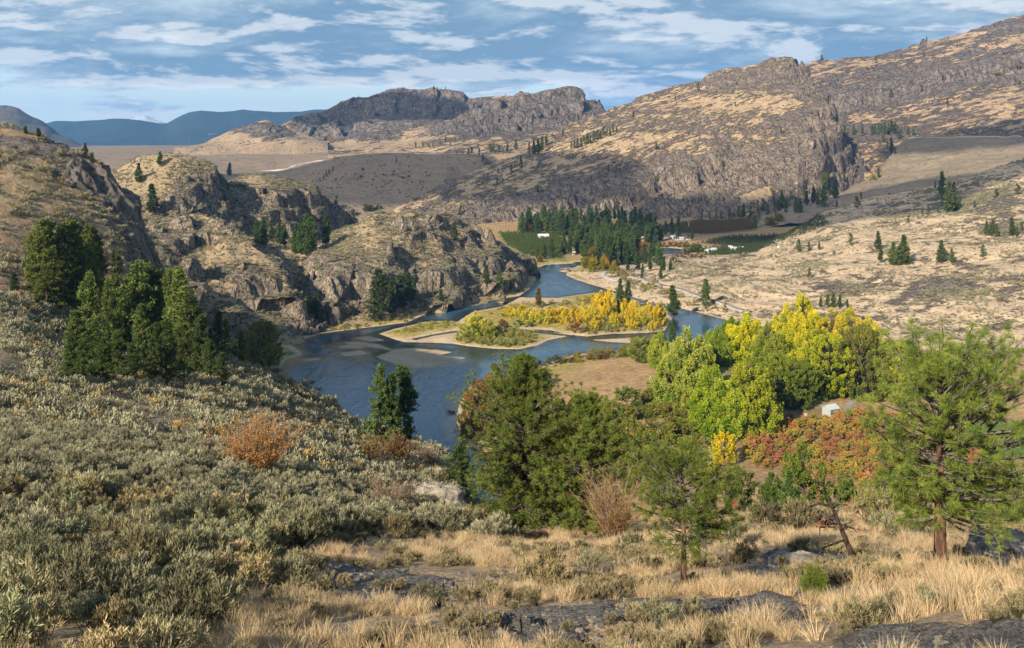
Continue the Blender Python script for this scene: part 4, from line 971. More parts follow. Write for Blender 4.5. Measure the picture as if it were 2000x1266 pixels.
def gn_scatter(name, pts, protos, scales, seed, tilt=0.12, sz=None):
    """ONE object of stuff: the shrubs or tufts nobody could count, instanced on its points"""
    r = np.random.default_rng(seed); n = len(pts)
    me = bpy.data.meshes.new(name); me.vertices.add(n); me.vertices.foreach_set('co', pts.astype(np.float32).ravel())
    a = me.attributes.new('rot', 'FLOAT_VECTOR', 'POINT'); rot = np.column_stack([r.normal(0, tilt, n), r.normal(0, tilt, n), r.uniform(0, 6.283, n)]).astype(np.float32); a.data.foreach_set('vector', rot.ravel())
    a = me.attributes.new('scl', 'FLOAT', 'POINT'); a.data.foreach_set('value', np.asarray(scales, np.float32))
    a = me.attributes.new('idx', 'INT', 'POINT'); a.data.foreach_set('value', r.integers(0, len(protos), n).astype(np.int32))
    me.update()
    o = add_obj(name, me); tag(o, None, None, None, 'stuff')
    ng = bpy.data.node_groups.new(name, 'GeometryNodeTree')
    ng.interface.new_socket('Geometry', in_out='INPUT', socket_type='NodeSocketGeometry'); ng.interface.new_socket('Geometry', in_out='OUTPUT', socket_type='NodeSocketGeometry')
    gi = ng.nodes.new('NodeGroupInput'); go = ng.nodes.new('NodeGroupOutput'); L = ng.links.new
    jn = ng.nodes.new('GeometryNodeJoinGeometry')
    for p in protos:
        oi = ng.nodes.new('GeometryNodeObjectInfo'); oi.inputs['Object'].default_value = p; oi.inputs['As Instance'].default_value = True; oi.transform_space = 'ORIGINAL'
        L(oi.outputs['Geometry'], jn.inputs[0])
    ip = ng.nodes.new('GeometryNodeInstanceOnPoints'); ip.inputs['Pick Instance'].default_value = True
    def na(nm, ty):
        q = ng.nodes.new('GeometryNodeInputNamedAttribute'); q.data_type = ty; q.inputs['Name'].default_value = nm; return q.outputs['Attribute']
    er = ng.nodes.new('FunctionNodeEulerToRotation'); L(na('rot', 'FLOAT_VECTOR'), er.inputs[0])
    cx = ng.nodes.new('ShaderNodeCombineXYZ'); s_ = na('scl', 'FLOAT')
    for k in range(3): L(s_, cx.inputs[k])
    L(gi.outputs[0], ip.inputs['Points']); L(jn.outputs[0], ip.inputs['Instance']); L(na('idx', 'INT'), ip.inputs['Instance Index']); L(er.outputs[0], ip.inputs['Rotation']); L(cx.outputs[0], ip.inputs['Scale'])
    L(ip.outputs[0], go.inputs[0])
    md = o.modifiers.new('scatter', 'NODES'); md.node_group = ng
    return o
# ================================================================== PLANTING
def ordn(i):
    w = ['first','second','third','fourth','fifth','sixth','seventh','eighth','ninth','tenth','eleventh','twelfth']
    if i <= 12: return w[i - 1]
    s = 'th' if 10 <= i % 100 <= 20 else {1: 'st', 2: 'nd', 3: 'rd'}.get(i % 10, 'th'); return f'{i}{s}'

P_FAR = [joined('pine_tree', *pine_proto(100 + i, levels=14, per=6, clumps=2, m=6, R=r, leafL=0.085, base=b, irr=ir, profile=pf, trunk_sides=4)) for i, (r, b, ir, pf) in enumerate([(0.17,.10,.3,.8),(0.14,.16,.4,.7),(0.19,.08,.3,.9),(0.13,.22,.5,.6),(0.22,.15,.45,.6)])]
P_MID = [pine_proto(200 + i, levels=22, per=7, clumps=3, m=9, R=r, leafL=0.058, base=b, irr=ir, profile=pf) for i, (r, b, ir, pf) in enumerate([(0.17,.10,.3,.8),(0.14,.14,.4,.7),(0.19,.07,.3,.9),(0.13,.20,.5,.6),(0.20,.12,.45,.6)])]
P_BIG = [pine_proto(300 + i, levels=26, per=8, clumps=5, m=13, R=r, leafL=0.030, base=b, irr=ir, profile=pf, trunk_sides=8) for i, (r, b, ir, pf) in enumerate([(0.20,.06,.5,.75),(0.17,.10,.55,.6),(0.22,.05,.5,.8),(0.16,.20,.6,.5)])]
D_BUSH = [leafy_proto(400 + i, 4.0, w_, 34, 90, 0.30, 0.45, 0.02, 'dome', True, (.2, .4)) for i, w_ in enumerate((4.2, 5.0, 3.6, 5.6))]
D_TREE = [leafy_proto(420 + i, 10.0, w_, 170, 80, 0.32, 0.5, 0.04, sh, True, (.08, .17)) for i, (w_, sh) in enumerate(((7.0,'round'),(6.0,'poplar'),(8.0,'round'),(6.6,'poplar')))]
D_SMALL = [joined('bush', *leafy_proto(440 + i, 4.0, w_, 14, 34, 0.55, 0.4, 0.02, 'dome', False, (.25, .5))) for i, w_ in enumerate((4.5, 5.5, 3.8))]
G_TREE = [leafy_proto(460 + i, 24.0, w_, 560, 120, 0.46, up, 0.0, sh, True, pl) for i, (w_, up, sh, pl) in enumerate(((17, .85, 'poplar', (.07,.14)), (15, .9, 'poplar', (.07,.15)), (19, .5, 'round', (.05,.10)), (13, .9, 'poplar', (.08,.16))))]

def pine(u, v, h, label, group=None, R=1.0, col=None, at=None, kind=None, seed=None, sink=0.4, name='pine_tree', cat='pine tree', wid=1.0):
    p = at if at is not None else hit(u, v)
    if p is None: return None
    r = random.Random(int(u * 31 + v * 7) if seed is None else seed)
    s = h / F * p.y / 20.0
    kind = kind or ('far' if h < 27 else 'mid' if h < 95 else 'big')
    sx = s * R * r.uniform(.88, 1.15) * wid
    if kind == 'far':
        o = bpy.data.objects.new(name, r.choice(P_FAR)); C.objects.link(o); objs = [o]
    else:
        lib = P_MID if kind == 'mid' else P_BIG; tk, cr = r.choice(lib)
        o = empty(name); objs = [add_obj('trunk', tk, o), add_obj('crown', cr, o)]
    o.location = (p.x, p.y, p.z - sink * s * 2); o.scale = (sx, sx, s); o.rotation_euler = (r.gauss(0, .015), r.gauss(0, .015), r.uniform(0, 6.28))
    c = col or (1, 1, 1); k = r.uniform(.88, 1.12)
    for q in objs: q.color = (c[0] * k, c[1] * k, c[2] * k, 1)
    tag(o, label, cat, group); return o

def pine_group(lst, tmpl, group, col=None, **kw):
    lst = sorted(lst); n = len(lst); i = 0
    for t in lst:
        i += 1; u, v, h = t[:3]
        pine(u, v, h, tmpl.format(ordn(i)) if '{' in tmpl else tmpl, group, col=col, **kw)

def leafy(lib, u, v, h, wpx, label, cat, group=None, col=(.3, .3, .05), name='tree', at=None, idx=None, sink=0.03):
    p = at if at is not None else hit(u, v)
    if p is None: return None
    r = random.Random(int(u * 13 + v * 5 + h)); it = lib[idx if idx is not None else r.randrange(len(lib))]
    single = not isinstance(it, tuple); me = it if single else it[1]
    bb = np.array([c[:] for c in bpy.data.objects.new('tmp', me).bound_box]); bpy.data.objects.remove(bpy.data.objects['tmp'])
    hh = bb[:, 2].max(); ww = (bb[:, 0].max() - bb[:, 0].min() + bb[:, 1].max() - bb[:, 1].min()) / 2
    sz = h / F * p.y / hh; sx = wpx / F * p.y / ww
    if single: o = bpy.data.objects.new(name, me); C.objects.link(o); objs = [o]
    else: o = empty(name); objs = [add_obj('trunk', it[0], o), add_obj('crown', it[1], o)]
    o.location = (p.x, p.y, p.z - sink * h / F * p.y); o.scale = (sx, sx, sz); o.rotation_euler = (0, 0, r.uniform(0, 6.28))
    k = r.uniform(.9, 1.1)
    for q in objs: q.color = (col[0] * k, col[1] * k, col[2] * k, 1)
    tag(o, label, cat, group); return o

# ---- pines far away on the ridges
g = 'pines on the skyline of the far rimrock ridge'
pine_group([(651,204,8),(682,192,8),(738,177,9),(759,173,6),(815,174,8),(826,173,11),(847,175,9),(870,175,7),(913,185,9),(924,186,6),(955,187,5),(1074,172,4),(1121,168,9),(1141,191,8),(665,199,5),(700,191,5),(855,175,6),(987,187,5),(620,218,5),(637,211,5)],
    'tiny dark pine, {} from the left along the far rimrock skyline', g, sink=0.9)
g = 'pines on the skyline of the big right-hand hill'
pine_group([(1285,173,9),(1318,160,7),(1326,158,6),(1333,156,6),(1374,142,6),(1502,113,5),(1529,108,4),(1350,150,4),(1240,193,6),(1540,109,4),(1460,121,4)],
    'tiny dark pine, {} from the left on the crest of the big hill', g, sink=0.9)
g = 'pines along the far right skyline'
pine_group([(1587,122,4),(1605,118,13),(1638,109,5),(1709,102,8),(1736,95,11),(1748,93,6),(1810,80,10),(1823,75,4),(1862,64,8),(1873,62,8),(1933,47,9),(1964,37,9),(1660,106,4),(1778,90,4)],
    'tiny dark pine, {} from the left on the far right skyline', g, sink=0.9)
g = 'pines under the dark rimrock'
pine_group([(812,288,12),(826,287,13),(838,289,10),(846,290,11),(870,278,12),(892,255,10),(915,303,14),(921,302,16),(936,303,15),(943,317,18),(958,297,18),(964,297,18),(975,298,16),(991,297,18),(1008,293,22),(1034,301,24),(1043,301,28),(1051,300,30),(1058,298,32),(1067,284,22),
   (1010,215,12),(1000,230,9),(880,235,8),(905,268,7),(1040,262,9),(905,240,8),(852,245,6),(760,262,7),(945,222,8),(1062,232,7),(830,252,7),(860,283,8),(880,285,9)], 'dark pine, {} from the left below the dark rimrock cliffs', g)
g = 'pines in the belt high on the slope'
pine_group([(1099,269,18),(1116,291,14)] + [(1122 + i * 6.3, 290 - i * 2.6 + (i % 3) * 2, 19 - abs(i - 5) * .6 + (i * 7 % 5)) for i in range(13)] + [(1237,230,14),(1204,259,13),(1200,215,7)],
    'dark pine, {} from the left in the belt high on the big slope', g)
g = 'scattered pines on the brown terrace and lower hill'
pine_group([(1018,328,24),(999,338,18),(1005,328,9),(973,338,10),(971,362,16),(953,345,9),(774,318,10),(807,303,5),(892,301,6),(904,301,8),(898,420,18),(871,427,14),(637,346,14),(643,340,11),(650,334,10),(625,355,9),(656,408,26),(1050,376,16),(1013,383,8),(1282,292,14),(632,350,10),(920,392,8),(900,405,8)],
    'lone dark pine, {} from the left across the brown terrace and slope', g)
g = 'scattered pines on the face of the big hill'
pine_group([(1364,178,18),(1319,196,10),(1430,182,7),(1436,208,10),(1526,261,14),(1543,131,8),(1608,262,8),(1300,203,7),(1412,320,8),(1285,352,7),(1240,318,8),(1560,300,9),(1180,360,9),(1140,395,8),(1483,236,6),(1345,262,6)],
    'small pine, {} from the left on the open face of the big hill', g)
g = 'pines on the far right slopes above the track'
pine_group([(1636,160,10),(1711,124,15),(1695,138,8),(1804,112,10),(1869,93,8),(1946,89,10),(1825,194,6),(1850,205,14),(1841,160,14),(1760,112,7),(1800,180,16),(1690,190,9),(1740,190,18),(1992,165,9),(1775,120,6),(1910,120,7)],
    'small pine, {} from the left among the far right cliffs', g)
g = 'pines in the gully beside the track'
pine_group([(1667,264,22),(1650,264,22),(1684,265,20),(1703,263,20),(1709,262,22),(1716,263,24),(1722,262,21),(1728,263,25),(1735,262,22),(1741,262,27),(1748,261,24),(1753,262,18),(1757,272,20),(1774,263,16),(1784,265,17),(1741,299,30),(1725,277,14),(1675,307,20),(1716,348,20),(1760,262,16),(1733,290,16),(1748,301,14)],
    'dark pine, {} from the left in the gully by the track', g)
g = 'pines at the foot of the big hill'
pine_group([(1386,430,17),(1399,429,18),(1408,428,16),(1424,427,22),(1443,425,24),(1452,427,30),(1466,420,18),(1475,444,26),(1480,414,24),(1491,413,26),(1482,432,18),(1512,402,20),(1509,380,14),(1527,405,34),(1535,415,26),(1554,416,32),(1563,416,30),(1576,402,30),(1589,396,30),(1597,405,30),(1609,405,44),(1610,370,36),(1617,356,26),(1620,380,24),(1631,388,40),(1634,407,16),(1649,356,20),(1545,390,18),(1570,384,16),(1600,385,22),(1500,420,22),(1515,425,16),(1520,412,22),(1370,430,16)],
    'dark pine, {} from the left at the foot of the big hill', g)
g = 'pines on the right-hand slope'
pine_group([(1674,408,26),(1682,390,16),(1839,387,52),(1853,415,60),(1827,369,16),(1863,378,24),(1860,415,36),(1874,409,28),(1832,418,18),(1802,421,18),(1813,421,20),(1774,435,14),(1793,428,9),(1750,440,10),(1903,405,14),(1946,387,20),(1988,380,22),(1975,443,20),(1845,400,34),(1868,414,30),
   (1662,480,26),(1561,492,26),(1580,490,20),(1600,488,18),(1580,545,24),(1919,503,26),(1926,459,28),(1939,461,32),(1948,462,26),(1977,462,38),(1986,463,22),(1932,460,24),(1475,446,24),(1995,452,20)],
    'pine, {} from the left on the dry right-hand slope', g)
g = 'pines standing apart on the tan slope'
pine_group([(1716,488,36),(1720,513,28),(1745,518,46),(1767,517,58),(1754,513,30),(1839,513,44),(1860,513,28)], 'open-crowned pine, {} from the left of those apart on the tan slope', g, R=1.25, col=(1.15,1.15,1.0))

# ---- forest on the valley floor at the bend
poly = wpoly([(1010,452),(1060,440),(1140,446),(1200,440),(1280,455),(1290,480),(1268,482),(1240,486),(1262,512),(1235,522),(1185,528),(1145,528),(1136,508),(1120,492),(1105,470),(1020,462)])
pts = []; rr = random.Random(5)
while len(pts) < 175:
    u = rr.uniform(1005, 1295); v = 438 + 94 * rr.random() ** .7; x, y = w0(u, v)
    if sdist(poly, np.array([x]), np.array([y]))[0] < 0: continue
    if river_sd(np.array([x]), np.array([y]))[0] > -4: continue
    if any((x - a) ** 2 + (y - b) ** 2 < 26 for a, b, _, _ in pts): continue
    pts.append((x, y, u, v))
pts.sort(key=lambda t: t[2])
for i, (x, y, u, v) in enumerate(pts):
    hm = rr.uniform(16, 27); h = hm * F / y
    if rr.random() < 0.22:
        leafy(D_TREE, u, v, h * .62, h * .6, f'autumn broadleaf tree, {ordn(i + 1)} tree from the left in the forest at the river bend', 'tree', 'trees of the forest at the river bend', rr.choice([(.16,.20,.05),(.34,.27,.04),(.12,.16,.05),(.35,.18,.04)]), at=Vector((x, y, ground_z(x, y))))
    else:
        pine(u, v, h, f'tall dark conifer, {ordn(i + 1)} tree from the left in the forest at the river bend', 'trees of the forest at the river bend', at=Vector((x, y, ground_z(x, y))), kind='mid', R=1.15, col=(.8,.95,.9), name='conifer_tree', cat='conifer')
pine_group([(1046,455,34),(1070,452,28),(1085,440,36),(1100,448,34),(1030,452,30),(1018,449,28),(1120,440,34),(1135,436,30),(1150,436,34),(1165,432,30),(1182,434,36),(1200,432,30),(1216,436,34),(1232,440,28),(1250,442,26),(1262,440,20),(1300,462,30),(1313,465,38),(1325,468,44),(1352,470,24),(1290,470,34),(1277,474,42),
   (1100,496,44),(1078,500,34),(1064,506,30),(1050,508,26),(1113,498,38),(1258,516,40),(1246,528,36),(1288,520,50),(1280,505,44),(1296,530,30),(1270,512,40),(1270,530,26),(1255,535,20),(1226,530,24),(1310,528,22),(1290,545,26),(1446,500,20),(1254,545,18)],
   'dark conifer, {} from the left round the edge of the bend forest', 'conifers round the edge of the bend forest', col=(.72,.86,.95), kind='mid', name='conifer_tree', cat='conifer')
for k, (u, v, h, w_, c, lb) in enumerate([(1060,448,28,34,(.18,.24,.06),'light green broadleaf tree at the top of the orchard'),(1090,452,22,24,(.15,.20,.06),'green broadleaf tree beside the light green one above the orchard'),
    (1158,531,36,22,(.36,.30,.04),'yellow-green poplar leftmost by the white road'),(1178,527,34,14,(.50,.34,.05),'narrow golden poplar in front of the dark conifers'),(1186,530,30,14,(.52,.30,.05),'orange-gold poplar right of the narrow golden one'),(1199,531,26,14,(.42,.33,.05),'small yellow tree by the curve of the white road'),
    (1055,512,18,14,(.40,.22,.06),'small orange tree at the water edge below the crag'),(1362,492,20,28,(.13,.19,.06),'green broadleaf tree beside the far river reach'),(1345,494,18,26,(.14,.19,.06),'low green tree left of the one by the far river reach'),(1316,512,12,18,(.26,.27,.06),'pale green willow below the far river reach'),
    (1505,440,20,26,(.36,.26,.04),'golden trees left of the pine belt at the hill foot'),(1520,432,18,24,(.38,.27,.04),'golden tree right of the first one at the hill foot'),(1705,352,14,18,(.38,.30,.04),'yellow-green tree at the mouth of the gully'),(1717,338,10,12,(.30,.25,.05),'small yellow tree above the gully mouth'),
    (1950,146,6,16,(.60,.36,.03),'golden bush under the far right cliff'),(1990,133,8,22,(.65,.40,.03),'larger golden bush under the far right cliff'),(720,412,16,30,(.13,.15,.04),'dark olive tree in the hollow behind the crag'),(690,420,12,26,(.28,.22,.05),'yellow-brown bush in the hollow behind the crag'),(740,408,10,20,(.12,.14,.05),'green bush in the hollow behind the crag'),
    (1340,440,10,40,(.16,.12,.06),'brown bush beyond the orchard'),(900,178,3,6,(.1,.12,.05),'tiny bush on the skyline')][:19]):
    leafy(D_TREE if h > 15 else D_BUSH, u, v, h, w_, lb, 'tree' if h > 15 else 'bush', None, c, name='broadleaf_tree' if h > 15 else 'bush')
for k in range(52):
    u = rr.gauss(760, 45); v = rr.gauss(345, 13)
    if 312 < v < 385: leafy(D_SMALL, u, v, rr.uniform(2.5, 4), rr.uniform(4, 6.5), 'small black bush dotted over the brown terrace', 'bush', 'black bushes on the brown terrace', (.07,.065,.04), name='bush')
# riverside brush of the far reach
for i, (u, v) in enumerate([(1272 + k * 8.6, 483 - (k % 3)) for k in range(9)] + [(1318 + k * 9, 505 - (k % 2) * 3) for k in range(7)]):
    leafy(D_SMALL, u, v, 11, 16, 'russet brush on the bank of the far river reach', 'bush', 'russet brush along the far river reach', (.19,.10,.06), name='bush')

# ---- left side pines
pine_group([(500,482,50),(515,480,52),(508,476,44),(530,474,36),(545,478,44),(556,484,40)], 'green pine, {} from the left in the grove behind the rock shelf', 'pines behind the rock shelf, left grove', col=(1.0,1.15,.95), kind='mid')
pine_group([(577,495,58),(588,498,66),(596,488,70),(606,490,66),(612,480,54),(600,500,50),(637,482,66)], 'green pine, {} from the left in the grove right of the rock shelf', 'pines behind the rock shelf, right grove', col=(.95,1.12,.9), kind='mid')
for u, v, h, lb in [(298,420,62,'dark pine standing in the cleft below the left knoll'),(312,326,30,'dark pine on top of the left knoll'),(271,356,38,'pine on the left slope of the knoll'),(166,305,26,'pine on the ridge line of the left hillside'),(180,318,20,'smaller pine just below the ridge line of the left hillside'),
    (420,352,26,'pale green pine behind the first knoll'),(448,343,26,'light yellow-green pine in the saddle between the knolls'),(388,325,8,'tiny pine on the far side of the knoll'),(442,372,20,'dark pine in the saddle between the knolls'),(28,578,46,'small dark pine at the left edge of the sage slope'),(232,540,54,'dark pine right of the sunlit pine clump'),(222,528,40,'dark young pine beside the sunlit pine clump'),
    (738,627,106,'tall slender pine at the water under the cliffs'),(765,612,64,'thin leaning pine right of the tall slender one'),(595,622,46,'yellow-green pine at the bend below the cliffs'),(616,628,56,'dark pine on the shore beneath the cliffs'),(605,632,44,'dark bushy pine on the shore beneath the cliffs'),(788,606,44,'dark young pine under the shaded cliff'),
    (793,592,60,'dark pine against the shaded cliff'),(803,588,50,'dark pine right of the one against the shaded cliff'),(782,590,54,'dark pine left of the one against the shaded cliff'),(950,560,42,'green pine on the river side of the crag'),(976,564,38,'second green pine on the river side of the crag'),(995,566,28,'third smaller green pine on the river side of the crag'),(1015,563,22,'smallest green pine near the point of the crag'),
    (862,592,28,'dark pine low on the bank under the crag'),(887,470,36,'dark pine on the crown of the crag'),(700,870,36,'small young pine on the sage slope near the tall trio'),
    (50,262,16,'small umbrella-shaped pine on the left skyline'),(75,268,18,'dark umbrella-shaped pine right of the other on the left skyline'),(412,700,60,'dark pine at the right foot of the pine clump')]:
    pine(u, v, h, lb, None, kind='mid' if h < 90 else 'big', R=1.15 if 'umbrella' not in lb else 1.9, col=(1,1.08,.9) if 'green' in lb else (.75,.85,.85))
# sunlit clump, upper left; sunlight added to the needle tint
g = 'pines of the sunlit clump on the left hillside'
_A = [u + v / 1e4 for u, v in ((82,590),(100,596),(118,600),(135,602),(152,600),(92,604),(125,606),(110,608),(150,606),(170,598),(180,590),(193,585),(72,580))]
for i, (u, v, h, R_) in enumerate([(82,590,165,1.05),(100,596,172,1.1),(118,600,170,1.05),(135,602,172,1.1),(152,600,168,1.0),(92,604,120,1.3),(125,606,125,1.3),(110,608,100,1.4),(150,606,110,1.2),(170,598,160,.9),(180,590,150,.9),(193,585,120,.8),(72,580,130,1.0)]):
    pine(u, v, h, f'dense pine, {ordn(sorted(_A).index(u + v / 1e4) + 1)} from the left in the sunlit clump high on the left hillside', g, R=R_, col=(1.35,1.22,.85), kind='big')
g = 'pines of the big dark clump above the river'
_B = sorted([(150,742,140,1.1),(172,700,175,1.0),(185,735,110,1.2),(200,750,95,1.3),(215,700,160,.9),(235,690,160,1.0),(258,700,190,1.05),(272,705,200,1.0),(288,700,190,1.0),(303,702,180,1.0),(325,705,185,.9),(345,712,190,.95),(358,720,200,.95),(372,735,170,1.0),(388,742,130,1.1),(258,752,84,1.5),(230,745,100,1.2),(300,748,120,1.2),(325,750,128,1.2),(345,748,110,1.2),(412,745,86,1.1),(432,752,66,1.2),(280,738,150,1.1),(160,752,90,1.2),(140,745,95,1.0),(395,700,90,1.1),(425,690,84,1.1),(440,700,78,1.0),(460,712,50,1.1)])
for i, (u, v, h, R_) in enumerate(_B):
    pine(u, v, h, f'green pine, {ordn(i + 1)} from the left in the big clump on the slope above the river', g, R=R_, col=(1.35,1.38,.95) if h > 150 else (.9,1.02,.85), kind='big')  # tall pines get a brighter tint to look sunlit
leafy(G_TREE, 512, 716, 92, 86, 'rounded olive-green willow at the river bank below the pine clump', 'tree', None, (.32,.31,.08), name='willow_tree', idx=2, at=Vector((P(512,716,470)[0], 470, .4)))
leafy(D_TREE, 528, 726, 50, 50, 'smaller olive bush-like tree at the foot of the willow', 'tree', None, (.28,.28,.07), name='willow_tree', idx=0, at=Vector((P(530,726,462)[0], 462, .4)))
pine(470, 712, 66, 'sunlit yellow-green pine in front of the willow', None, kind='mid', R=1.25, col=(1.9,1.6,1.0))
# trio of pines by the near river
for u, v, h, lb in [(742,880,172,'leftmost tall pine of the trio against the river'),(764,884,160,'middle pine of the trio against the river'),(790,884,170,'rightmost tall pine of the trio against the river')]:
    pine(u, v, h, lb, 'trio of tall pines against the river', kind='big', R=.88, col=(1.0,1.15,1.05))
# lone pines by the right channel and road, and on the island
for u, v, h, R_, lb in [(1316,622,66,1.1,'tall pine with a flat top by the right channel'),(1379,600,56,1.0,'slender pine beside the railway'),(1052,600,38,1.2,'small bronze pine alone on the island'),(1212,600,56,1.0,'dark green pine left of two on the island'),(1226,602,54,1.0,'dark green pine right of two on the island'),(1207,612,26,1.2,'young dark pine below the two on the island'),(1313,668,40,1.1,'dull olive pine behind the grove at the channel'),
    (1603,600,22,1.1,'first dark pine behind the golden grove'),(1616,600,26,1.1,'second dark pine behind the golden grove'),(1628,601,28,1.1,'third dark pine behind the golden grove'),(1640,602,27,1.1,'fourth dark pine behind the golden grove'),(1655,603,18,1.1,'fifth dark pine behind the golden grove')]:
    pine(u, v, h, lb, None, kind='mid', R=R_, col=(1.5,.9,.55) if 'bronze' in lb else (.9,1.0,.85))

# ---- island thickets
YEL = (.88,.62,.03); YEL2 = (.80,.64,.06); OLV = (.33,.31,.08)
g = 'golden willow bushes on the island'
for i, (u, v, h, w_) in enumerate(sorted([(1010,622,20,30),(1028,628,24,28),(1044,630,28,30),(1060,632,30,34),(1078,630,26,30),(1092,628,28,28),(1108,634,32,32),(1124,632,28,26),(1140,634,30,30),(1155,636,34,30),(1168,630,52,34),(1182,634,40,30),(1190,618,52,40),(1178,612,44,40),(1205,636,26,22),(1168,600,26,30),(1224,628,44,32),(1240,634,46,34),(1254,636,36,30),(1266,634,44,34),(1282,636,42,32),(1294,634,36,24),(1232,644,22,24),(1276,646,20,24),(1198,641,30,22),(1160,645,22,24),(1140,612,22,30),(1120,612,16,26),(1100,612,14,24),(1020,608,12,22),(1075,608,10,20),(995,618,18,30),(1215,600,20,24)])):
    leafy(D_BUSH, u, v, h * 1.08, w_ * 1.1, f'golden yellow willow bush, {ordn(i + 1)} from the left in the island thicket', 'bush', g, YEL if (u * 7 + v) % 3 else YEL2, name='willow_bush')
for u, v, h, w_, c, lb in [(928,658,54,58,(.66,.60,.10),'large yellow-green willow at the front tip of the island'),(955,662,40,40,(.50,.47,.09),'olive willow right of the large one on the island tip'),(903,664,30,30,(.46,.43,.12),'pale willow left of the large one on the island tip'),(983,648,26,28,(.24,.17,.07),'brown-green bush between the willows and the golden thicket'),(1128,648,20,34,(.36,.15,.07),'round russet bush at the water side of the golden thicket'),(1012,636,12,24,(.16,.24,.05),'bright green low bush behind the island tip'),(1036,638,10,22,(.25,.26,.12),'small grey-green bush behind the island tip'),
    (1085,712,20,36,(.15,.13,.05),'round dark bush at the edge of the tan field'),(1290,598,10,20,(.5,.4,.1),'small yellow bush on the right bank')]:
    leafy(D_TREE if h > 35 else D_BUSH, u, v, h, w_, lb, 'bush' if h < 35 else 'tree', None, c, name='willow_bush' if h < 35 else 'willow_tree')
rr = random.Random(9)
def thicket(poly_px, n, hpx, wpx, cols, label, group, name='bush', lib=None, gapm=2.0, cat='bush'):
    pl = wpoly(poly_px); us = [p[0] for p in poly_px]; vs = [p[1] for p in poly_px]; done = []; tries = 0
    while len(done) < n and tries < n * 60:
        tries += 1; u = rr.uniform(min(us), max(us)); v = rr.uniform(min(vs), max(vs)); x, y = w0(u, v)
        if sdist(pl, np.array([x]), np.array([y]))[0] < 0 or river_sd(np.array([x]), np.array([y]))[0] > -0.5: continue
        if any((x - a) ** 2 + (y - b) ** 2 < gapm ** 2 for a, b in done): continue
        done.append((x, y)); k = 560.0 / y
        leafy(lib or D_SMALL, u, v, rr.uniform(*hpx), rr.uniform(*wpx), label, cat, group, rr.choice(cols), name=name, at=Vector((x, y, ground_z(x, y))))
thicket([(905,672),(960,650),(1000,645),(1040,660),(1046,674),(1010,680),(960,677)], 60, (9,15), (12,20), [(.50,.44,.16),(.56,.48,.18),(.40,.38,.14),(.46,.46,.22)], 'low pale olive willow shrub on the front of the island', 'low willow shrubs on the front of the island', name='willow_shrub', cat='willow shrub', lib=D_BUSH, gapm=3.0)
thicket([(1105,646),(1150,640),(1290,636),(1296,648),(1200,650),(1150,655)], 40, (7,12), (12,20), [(.40,.34,.13),(.34,.32,.12),(.36,.26,.11)], 'low tawny shrub on the near shore of the island', 'low shrubs on the near shore of the island', name='tawny_shrub', cat='shrub', gapm=3.0)
thicket([(760,655),(830,633),(890,632),(890,640),(800,652)], 22, (4,7), (10,18), [(.50,.44,.10),(.42,.40,.12)], 'low yellow reed clump on the flat left lobe of the island', 'reed clumps on the left lobe of the island', name='reed_clump', gapm=4)
thicket([(940,618),(1000,596),(1110,590),(1200,580),(1200,596),(1100,606),(1000,612)], 46, (5,10), (10,18), [(.58,.42,.08),(.45,.38,.14),(.38,.33,.16)], 'low yellow shrub on the far side of the island', 'low shrubs on the far side of the island', name='yellow_shrub', cat='shrub', gapm=4)
thicket([(1128,522),(1160,528),(1200,548),(1245,572),(1300,592),(1420,618),(1420,606),(1330,585),(1250,552),(1200,528),(1150,515)], 60, (6,11), (10,18), [(.48,.38,.12),(.33,.30,.10),(.40,.26,.10),(.28,.27,.09)], 'tawny shrub on the right bank upstream of the grove', 'shrubs along the right bank', name='tawny_shrub', cat='shrub', gapm=4)
thicket([(1100,706),(1150,694),(1225,686),(1275,676),(1290,700),(1200,704),(1110,714)], 34, (10,16), (16,26), [(.42,.34,.12),(.38,.30,.14),(.30,.17,.08),(.36,.36,.10)], 'straw-coloured shrub along the river edge of the tan field', 'shrubs along the river edge of the field', name='straw_shrub', cat='shrub', lib=D_BUSH, gapm=3)
thicket([(600,660),(700,648),(800,630),(880,600),(950,592),(1010,583),(1040,560),(1030,556),(1000,575),(880,588),(790,618),(690,636),(600,650)], 50, (5,11), (9,18), [(.22,.22,.06),(.34,.28,.07),(.15,.15,.05),(.30,.16,.08)], 'small green-brown shrub on the bank under the cliffs', 'shrubs on the bank under the cliffs', name='bank_shrub', cat='shrub', gapm=4)
thicket([(1180,812),(1260,790),(1350,800),(1390,870),(1330,930),(1200,920),(1150,860)], 40, (24,38), (34,52), [(.30,.27,.06),(.38,.32,.07),(.24,.24,.06),(.30,.32,.05)], 'olive-yellow shrub on the flat left of the grove', 'shrubs on the flat left of the grove', name='olive_shrub', cat='shrub', lib=D_BUSH, gapm=4)
thicket([(900,830),(925,772),(965,752),(1050,730),(1060,760),(990,800),(930,880),(905,870)], 60, (26,44), (28,44), [(.34,.16,.06),(.40,.20,.07),(.45,.33,.16),(.20,.18,.06)], 'russet shrub on the steep near bank of the river', 'russet shrubs on the near river bank', name='russet_shrub', cat='shrub', lib=D_BUSH, gapm=3)
thicket([(1000,800),(1180,815),(1160,940),(960,960),(950,880)], 26, (20,34), (32,50), [(.30,.27,.06),(.26,.26,.06),(.36,.30,.08)], 'olive shrub on the flat behind the big foreground pine', 'shrubs on the flat behind the big pine', name='olive_shrub', cat='shrub', lib=D_BUSH, gapm=4)
leafy(D_BUSH, 1225, 812, 60, 84, 'large rounded olive bush at the corner of the tan field', 'bush', None, (.20,.23,.06), name='bush')
leafy(D_TREE, 1252, 706, 50, 62, 'yellow-green tree at the river end of the grove', 'tree', None, (.34,.36,.07), idx=2)

